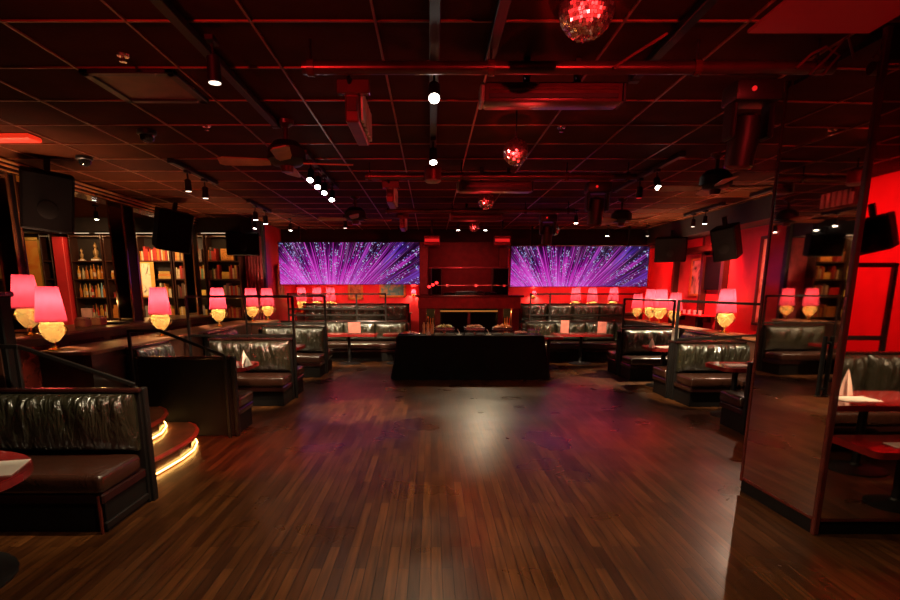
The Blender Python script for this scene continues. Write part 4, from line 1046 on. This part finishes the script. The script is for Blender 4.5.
# pipes and hanging fixtures, three rows
def cable(pts, label):
    o = MB().tube(pts, .008, 6).build('cable', pbr('cable_red', (.20, .03, .03), .4), smooth=True); return tag(o, label, 'cable', 'hanging cables')
ROW = [('front', 3.68), ('second', 6.95), ('third', 9.85)]
for i, (nm, yy) in enumerate(ROW):
    p = empty('lighting_pipe', (.8, yy, 2.82), 0, f'steel lighting pipe across the ceiling, {nm} of three', 'pipe', 'steel lighting pipes')
    MB().tube([(-1.55, 0, 0), (1.55, 0, 0)], .036, 14).build('bar', M['pipe'], p, True)
    for sx in (-1.5, -.45, .75, 1.45):
        MB().tube([(sx, 0, .0), (sx, 0, ZC-2.82)], .008, 6).build('drop_rod', M['black'], p)
        MB().lathe([(.046, -.02), (.046, .02)], 12).xf(Matrix.Translation((sx, 0, 0)) @ Matrix.Rotation(PI/2, 4, 'Y')).build('clamp', M['redwood'], p, True)
    # LED batten
    bt = empty('light_batten', (.76, yy+.27, 2.75), 0, f'long black LED batten under the {nm} lighting pipe', 'light batten', 'LED battens')
    MB().box(-.43, .43, -.09, .09, -.06, .06, .02, 2).build('housing', pbr('batten_body', (.14, .05, .05), .3, .4), bt, True)
    MB().box(-.40, .40, -.098, -.088, -.04, -.01, .003).build('lens_bar', M['plastic'], bt)
    MB().box(-.40, .40, -.096, -.088, .01, .03, .003).build('fin', M['redwood'], bt)
    for s in (-1, 1):
        MB().box(s*.44-.012, s*.44+.012, -.085, .085, -.055, .055, .006).build('end_plate', M['gray'] if s < 0 else M['plastic'], bt)
        MB().box(s*.16-.02, s*.16+.02, -.02, .02, .05, ZC-2.75-.002, .004).build('mount_bracket', M['black'], bt)
        MB().lathe([(.02, 0), (.02, .02)], 10).xf(Matrix.Translation((s*.16, -.03, .10)) @ Matrix.Rotation(PI/2, 4, 'X')).build('knob', M['redwood'], bt, True)
    MB().tube([(-.16, 0, .13), (-.16, -.20, .12), (.16, -.20, .12), (.16, 0, .13)], .012, 6).build('yoke', M['black'], bt)
    # fixture seen edge-on, slatted side
    fx = empty('strobe_panel', (-.47, yy+.42, 2.68), R(0), f'red-lit slatted strobe panel under the {nm} lighting pipe', 'stage light', 'slatted strobe panels')
    MB().box(-.055, .030, -.30, .30, -.12, .09, .01).build('housing', pbr('strobe_body', (.17, .016, .016), .35, .3), fx)
    MB().box(-.10, .10, -.34, -.28, .03, .11, .006).build('yoke_plate', M['redwood'], fx)
    for k in range(6): MB().box(.030, .052, -.26+k*.094, -.20+k*.094, -.10, .08, .004).build('reflector_slat', M['white'], fx)
    MB().tube([(-.02, -.31, .08), (-.02, -.37, .105)], .014, 8).build('mount_hook', M['black'], fx)
    MB().box(-.045, .02, -.312, -.30, -.06, .02, .004).build('front_plate', M['redwood'], fx)
    # moving head
    mh = empty('moving_head', (1.95, yy+.12, 2.715), 0, f'black moving head light under the {nm} lighting pipe', 'stage light', 'moving head lights')
    MB().box(-.14, .14, -.10, .10, -.06, .06, .02, 2).build('mount_base', M['plastic'], mh, True)
    for s in (-1, 1): MB().box(s*.115-.018, s*.115+.018, -.06, .06, -.26, -.05, .012).build('yoke_arm', M['plastic'], mh)
    hh = MB().lathe([(.06, -.42), (.085, -.40), (.09, -.22), (.075, -.12), (.03, -.10)], 20).xf(Matrix.Rotation(R(10), 4, 'X')).build('head', M['plastic'], mh, True)
    MB().lathe([(.062, -.425), (.080, -.415), (.086, -.40)], 20, cap=False).xf(Matrix.Rotation(R(10), 4, 'X')).build('lens_ring', M['redwood'], hh, True)
    MB().lathe([(.014, 0), (.014, .01)], 10).xf(Matrix.Translation((-.04, -.102, 0)) @ Matrix.Rotation(PI/2, 4, 'X')).build('indicator', M['reflens'], mh, True)
cable([(2.10, 3.62, 2.80), (2.16, 3.60, 2.86), (2.24, 3.60, 2.90), (2.33, 3.61, 2.86), (2.25, 3.61, 2.76), (2.17, 3.61, 2.76), (2.25, 3.59, 2.84), (2.35, 3.59, 2.955), (2.41, 3.60, 2.84)], 'looping red-lit cable at the end of the front lighting pipe')
cable([(1.05, 3.62, 2.80), (1.15, 3.6, 2.86), (1.3, 3.5, 2.93)], 'cable rising from the front lighting pipe to the ceiling beside the mirror ball')
def par(x, y, z, label):
    t = empty('wash_light', (x, y, z), 0, label, 'stage light', 'red wash lights')
    MB().box(-.17, .17, -.08, .08, -.11, .09, .012).build('housing', pbr('strobe_body', (.17, .016, .016), .35, .3), t)
    MB().box(-.15, .15, -.09, -.08, -.03, .03, .004).build('lens', M['reflens'], t)
    MB().box(-.02, .02, -.02, .02, .08, ZC-z).build('hanger', M['black'], t)
    return t
par(.02, 12.4, 2.56, 'red wash light beside the bar-side screen'); par(1.48, 12.4, 2.56, 'red wash light beside the red-wall screen')
dl = empty('drum_light', (.02, 6.55, 2.80), 0, 'small drum shaped red-topped light under the middle of the ceiling', 'stage light')
MB().lathe([(.085, -.10), (.09, -.05), (.09, .04), (.06, .06)], 24).build('housing', pbr('strobe_body', (.17, .016, .016), .35, .3), dl, True)
MB().lathe([(.07, -.115), (.088, -.10), (.088, -.09)], 24).build('diffuser', M['gray'], dl, True)
MB().tube([(0, 0, .05), (0, 0, .17)], .01, 6).build('rod', M['black'], dl)

# mirror balls
def ball(x, y, z, r, label, seg=36):
    t = empty('mirror_ball', (x, y, z), 0, label, 'mirror ball', 'mirror balls')
    m = MB(); rings = []
    nr = seg//2
    for j in range(1, nr):
        th = PI*j/nr
        n = max(8, int(seg*math.sin(th)))
        for k in range(n):
            a0, a1 = 2*PI*(k+.06)/n, 2*PI*(k+.94)/n; t0, t1 = th-PI/nr*.44, th+PI/nr*.44
            rr = r*1.0; jx = random.uniform(-.12, .12); jy = random.uniform(-.12, .12)
            c = Vector((math.sin(th)*math.cos((a0+a1)/2), math.sin(th)*math.sin((a0+a1)/2), math.cos(th)))
            vs = []
            for (tt, aa) in ((t0, a0), (t1, a0), (t1, a1), (t0, a1)):
                p = Vector((math.sin(tt)*math.cos(aa), math.sin(tt)*math.sin(aa), math.cos(tt)))
                p = p + c*(jx*(aa-(a0+a1)/2)*2 + jy*(tt-th)*2); vs.append(m.bm.verts.new(p*rr))
            m.bm.faces.new(vs)
    me = m; o = me.build('mirror_tile_grid', M['ball'], t)
    mm = MB(); bmesh.ops.create_uvsphere(mm.bm, u_segments=24, v_segments=12, radius=r*.985); mm.build('core', M['plastic'], t, True)
    MB().lathe([(r*.3, r*.93), (r*.3, r*1.02), (r*.1, r*1.1)], 14).build('cap', M['black'], t, True)
    MB().tube([(0, 0, r), (0, 0, ZC-z)], .006, 6).build('chain', M['black'], t)
    return t
ball(.715, 2.95, 2.81, .125, 'largest mirror ball at the top of the ceiling, glowing red', 50)
ball(.67, 4.85, 2.62, .10, 'second largest mirror ball, below the front LED batten', 30)
ball(.69, 7.56, 2.64, .10, 'third mirror ball, below the second LED batten', 26)
ball(.84, 11.6, 2.76, .10, 'smallest mirror ball, above the mantel', 22)
ball(2.25, 10.9, 2.62, .10, 'small mirror ball above the red-wall screen', 22)

# ceiling fans
def fan(x, y, label, a0=0., z=2.60, sc=1.):
    t = empty('ceiling_fan', (x, y, z), a0, label, 'ceiling fan', 'ceiling fans')
    MB().lathe([(.02, .0), (.12, .01), (.165, .05), (.16, .14), (.10, .20), (.04, .21)], 24).build('motor', M['plastic'], t, True)
    MB().lathe([(.02, .12), (.02, ZC-z-.06), (.07, ZC-z-.03), (.075, ZC-z)], 16).build('downrod', M['wood'], t, True)
    MB().lathe([(.0, -.05), (.05, -.045), (.06, 0), (.05, .01)], 16).build('hub_cap', M['wood'], t, True)
    for k in range(4):
        a = k*PI/2
        rot = Matrix.Rotation(a, 4, 'Z') @ Matrix.Translation((.09, 0, .03)) @ Matrix.Rotation(R(13), 4, 'X')
        bl = MB().prism([(.05, -.045), (.16, -.065), (.44, -.075), (.48, -.05), (.48, .05), (.44, .075), (.16, .065), (.05, .045)], -.005, .005).xf(rot)
        b_ = bl.build('blade', pbr('fan_blade', (.45, .24, .12), .45), t)
        MB().box(-.02, .10, -.02, .02, .004, .014, .003).xf(rot).build('blade_arm', M['black'], b_)
    return t
fan(-1.25, 5.30, 'ceiling fan between the vent and the row of four spots', R(8))
fan(3.05, 6.50, 'ceiling fan with an orange-lit blade beside the mirrored column', R(-11))
fan(-1.18, 9.35, 'ceiling fan farther back on the bar side', R(5))
fan(3.05, 9.60, 'ceiling fan farther back on the red-wall side', R(30))

# ceiling fittings
vt = empty('ceiling_vent', (-2.0, 4.43, ZC), 0, 'square ceiling air vent with dark frame', 'vent')
f = MB()
for (a, b, c, d) in ((-.31, .31, -.31, -.25), (-.31, .31, .25, .31), (-.31, -.25, -.31, .31), (.25, .31, -.31, .31)): f.box(a, b, c, d, -.03, -.001, .004)
f.build('frame', M['plastic'], vt); MB().box(-.25, .25, -.25, .25, -.018, -.001).build('diffuser', pbr('vent_plate', (.12, .035, .012), .5), vt)
rp_ = empty('red_lit_tile', (2.10, 3.22, ZC), 0, 'square red-lit ceiling tile, its red light put in as glow, above the mirrored column', 'ceiling light')
MB().box(-.34, .34, -.33, .33, -.022, -.001, .004).build('diffuser', emit('red_lit_tile_glow', (.20, .002, .002), .35), rp_)  # red light falling on this tile is put in as emission
gl = empty('flush_light', (-3.95, 5.78, ZC), 0, 'glowing orange-red flush ceiling light at the picture edge', 'ceiling light')
MB().box(-.50, .24, -.10, .10, -.05, -.001, .02, 2).build('diffuser', emit('amber_diffuser', (1, .035, .010), .75), gl, True)
for (x_, y_, l_) in ((-2.59, 5.62, 'black dome camera on the ceiling behind the vent'), (-3.77, 6.65, 'black dome camera on the ceiling above the hanging loudspeaker')):
    t = empty('dome_camera', (x_, y_, ZC), 0, l_, 'camera', 'black dome cameras')
    MB().lathe([(.085, 0), (.085, -.03), (.075, -.04)], 20).build('mount_ring', M['plastic'], t, True)
    MB().lathe([(.068, -.04), (.06, -.075), (.035, -.10), (0, -.108)], 20).build('dome', pbr('dome_gloss', (.01, .01, .01), .1, coat=1), t, True)
for k, (x_, y_) in enumerate(((-1.90, 3.9), (-1.98, 5.45), (1.16, 5.5), (2.9, 9.9))):
    t = empty('sprinkler_head', (x_, y_, ZC), 0, ['small red-lit sprinkler near the front of the ceiling vent', 'small red-lit sprinkler behind the ceiling vent', 'small sprinkler behind the front LED batten', 'small sprinkler over the red-wall fans'][k], 'sprinkler', 'ceiling sprinklers')
    MB().lathe([(.04, 0), (.035, -.012)], 14).build('plate', M['silver'], t, True); MB().lathe([(.01, -.01), (.01, -.035), (.022, -.04), (.022, -.043)], 12).build('deflector', M['silver'], t, True)

# hanging loudspeakers
speaker_box(-4.30, 6.75, 2.53, .50, .45, .62, 'largest hanging loudspeaker, above the largest lamp', (R(12), R(6), R(35)))
speaker_box(-4.22, 9.75, 2.50, .52, .45, .62, 'hanging loudspeaker before the dark book bookcase', (R(12), R(8), R(35)))
speaker_box(-3.75, 11.82, 2.46, .62, .40, .44, 'hanging loudspeaker beside the bar-side screen', (R(8), 0, R(20)))
speaker_box(4.75, 9.55, 2.30, .36, .40, .52, 'tilted hanging loudspeaker on the red-wall side', (R(14), R(-8), R(-40)))
speaker_box(5.10, 12.6, 2.40, .62, .40, .50, 'hanging loudspeaker beside the red-wall screen', (R(8), 0, R(-25)))
speaker_box(4.92, .30, 2.16, .34, .32, .38, 'tilted loudspeaker on red wall, reflected in the column front mirror', (R(10), R(12), R(-130)))

# ------------------------------------------------------------------ light
RED = (1, .03, .03)
# red wash over the room from the pipe fixtures
for (nm, yy) in ROW:
    spot((-.56, yy+.3, 2.42), (-1.75, yy+1.6, 0), 9, RED, 48, 1., .05)
    spot((1.95, yy+.1, 2.25), (1.9, yy+2.6, 0), 11, RED, 44, 1., .05)
spot((-.56, 7.0, 2.3), (-2.5, 8.1, .68), 60, RED, 22, 1., .04)
spot((-.6, 2.4, 2.6), (-2.2, 3.9, .6), 24, RED, 12, 1., .04)
spot((-.6, 2.4, 2.6), (-1.75, 5.6, .0), 170, RED, 24, 1., .04)
spot((.6, 3.6, 2.6), (2.15, 6.3, 0), 110, RED, 22, 1., .04)
area((-8.34, 11.9, 2.66), (-8.34, 12.4, 1.8), .9, (1, .6, .25), .5, .04)  # added warm light brightening the orange painting, without a fixture
for yy in (6.6, 8.2, 9.8, 11.2):  # warm points added over the bar to light the ceiling orange
    point((-5.45, yy, 1.35), .55, (1, .48, .13), .02)
for xx in (-2.6, -1.3, 2.9, 4.2):  # added warm spots hidden behind the screens, lighting the rear benches
    spot((xx, 13.95, 2.5), (xx, 14.6, .9), 7, WARM, 95, .9, .03)
spot((5.15, 10.9, 1.05), (5.7, 10.55, 1.75), 1.6, (1, .66, .40), 70, 1., .03)  # this and the following spots are added for warm glows on the wall
spot((5.2, 14.2, 1.05), (5.7, 14.45, 1.7), 1.6, (1, .66, .40), 70, 1., .03)
spot((5.2, 13.2, 1.05), (5.7, 13.25, 1.7), 1.6, (1, .66, .40), 70, 1., .03)
# red spots added to wash the walls; no washers are modelled
spot((4.9, 8.8, 2.55), (5.7, 9.2, 1.6), 60, (1, .05, .06), 120, 1., .05)
spot((4.9, 11.2, 2.55), (5.7, 11.8, 1.6), 60, (1, .05, .06), 120, 1., .05)
spot((4.9, 13.6, 2.45), (5.6, 14.6, 1.4), 40, (1, .05, .06), 120, 1., .05)
spot((4.0, -.7, 2.6), (5.7, -.6, 1.5), 48, (1, .05, .06), 130, 1., .05)
spot((-1.8, 14.0, 2.4), (-1.8, 15.5, 1.3), 20, (1, .05, .06), 130, 1., .05)
spot((3.5, 14.0, 2.4), (3.5, 15.5, 1.3), 22, (1, .05, .06), 130, 1., .05)
spot((.8, 11.2, 2.7), (.8, 13.6, 1.6), 12, RED, 60, 1., .05)
for (bx, by, bz, pw) in ((.715, 2.95, 2.81, 34), (.67, 4.85, 2.62, 20), (.69, 7.4, 2.64, 18), (.84, 11.6, 2.76, 18)):  # added red spots aimed at the mirror balls, without fixtures
    spot((bx-.35, by-1.6, bz-.55), (bx, by, bz), pw, RED, 12, .6, .03)
    spot((bx+.9, by-1.2, bz-.30), (bx, by, bz), pw, RED, 12, .6, .03)
    spot((bx-.1, by-1.0, bz-.75), (bx, by, bz), pw, RED, 16, .6, .03)
    spot((bx-.9, by-.5, bz-.25), (bx, by, bz), pw, RED, 16, .6, .03)
# unseen red spots added behind the viewpoint, putting gleams on the ceiling gear
spot((-1.6, -.8, 2.45), (-1.0, 6.0, 2.90), 90, RED, 36, 1., .04)
spot((1.4, -.8, 2.45), (1.0, 5.0, 2.80), 100, RED, 34, 1., .04)
for yy in (4.6, 8.0, 11.2):  # added red ambient fill, free of any fixture
    point((.7, yy, 2.2), 1.2, RED, .12)
w = bpy.data.worlds.new('world'); S.world = w; w.use_nodes = True
bg = w.node_tree.nodes['Background']; bg.inputs[0].default_value = (.03, .006, .004, 1); bg.inputs[1].default_value = .0

# ------------------------------------------------------------------ camera
cam = bpy.data.cameras.new('camera'); co = bpy.data.objects.new('camera', cam); COL.objects.link(co)
co.location = (0, 0, 1.55); co.rotation_euler = (PI/2 - math.atan(120/572), 0, 0)
cam.sensor_width = 36; cam.lens = 572/900*36; cam.shift_x = 19/900; cam.shift_y = 110/900; cam.clip_start = .05; cam.clip_end = 100
S.camera = co
S.view_settings.view_transform = 'Standard'; S.view_settings.look = 'None'; S.view_settings.gamma = 1; S.view_settings.use_curve_mapping = False
S.view_settings.exposure = 0.0
S.cycles.use_denoising = True
S.cycles.max_bounces = 8; S.cycles.sample_clamp_indirect = 6
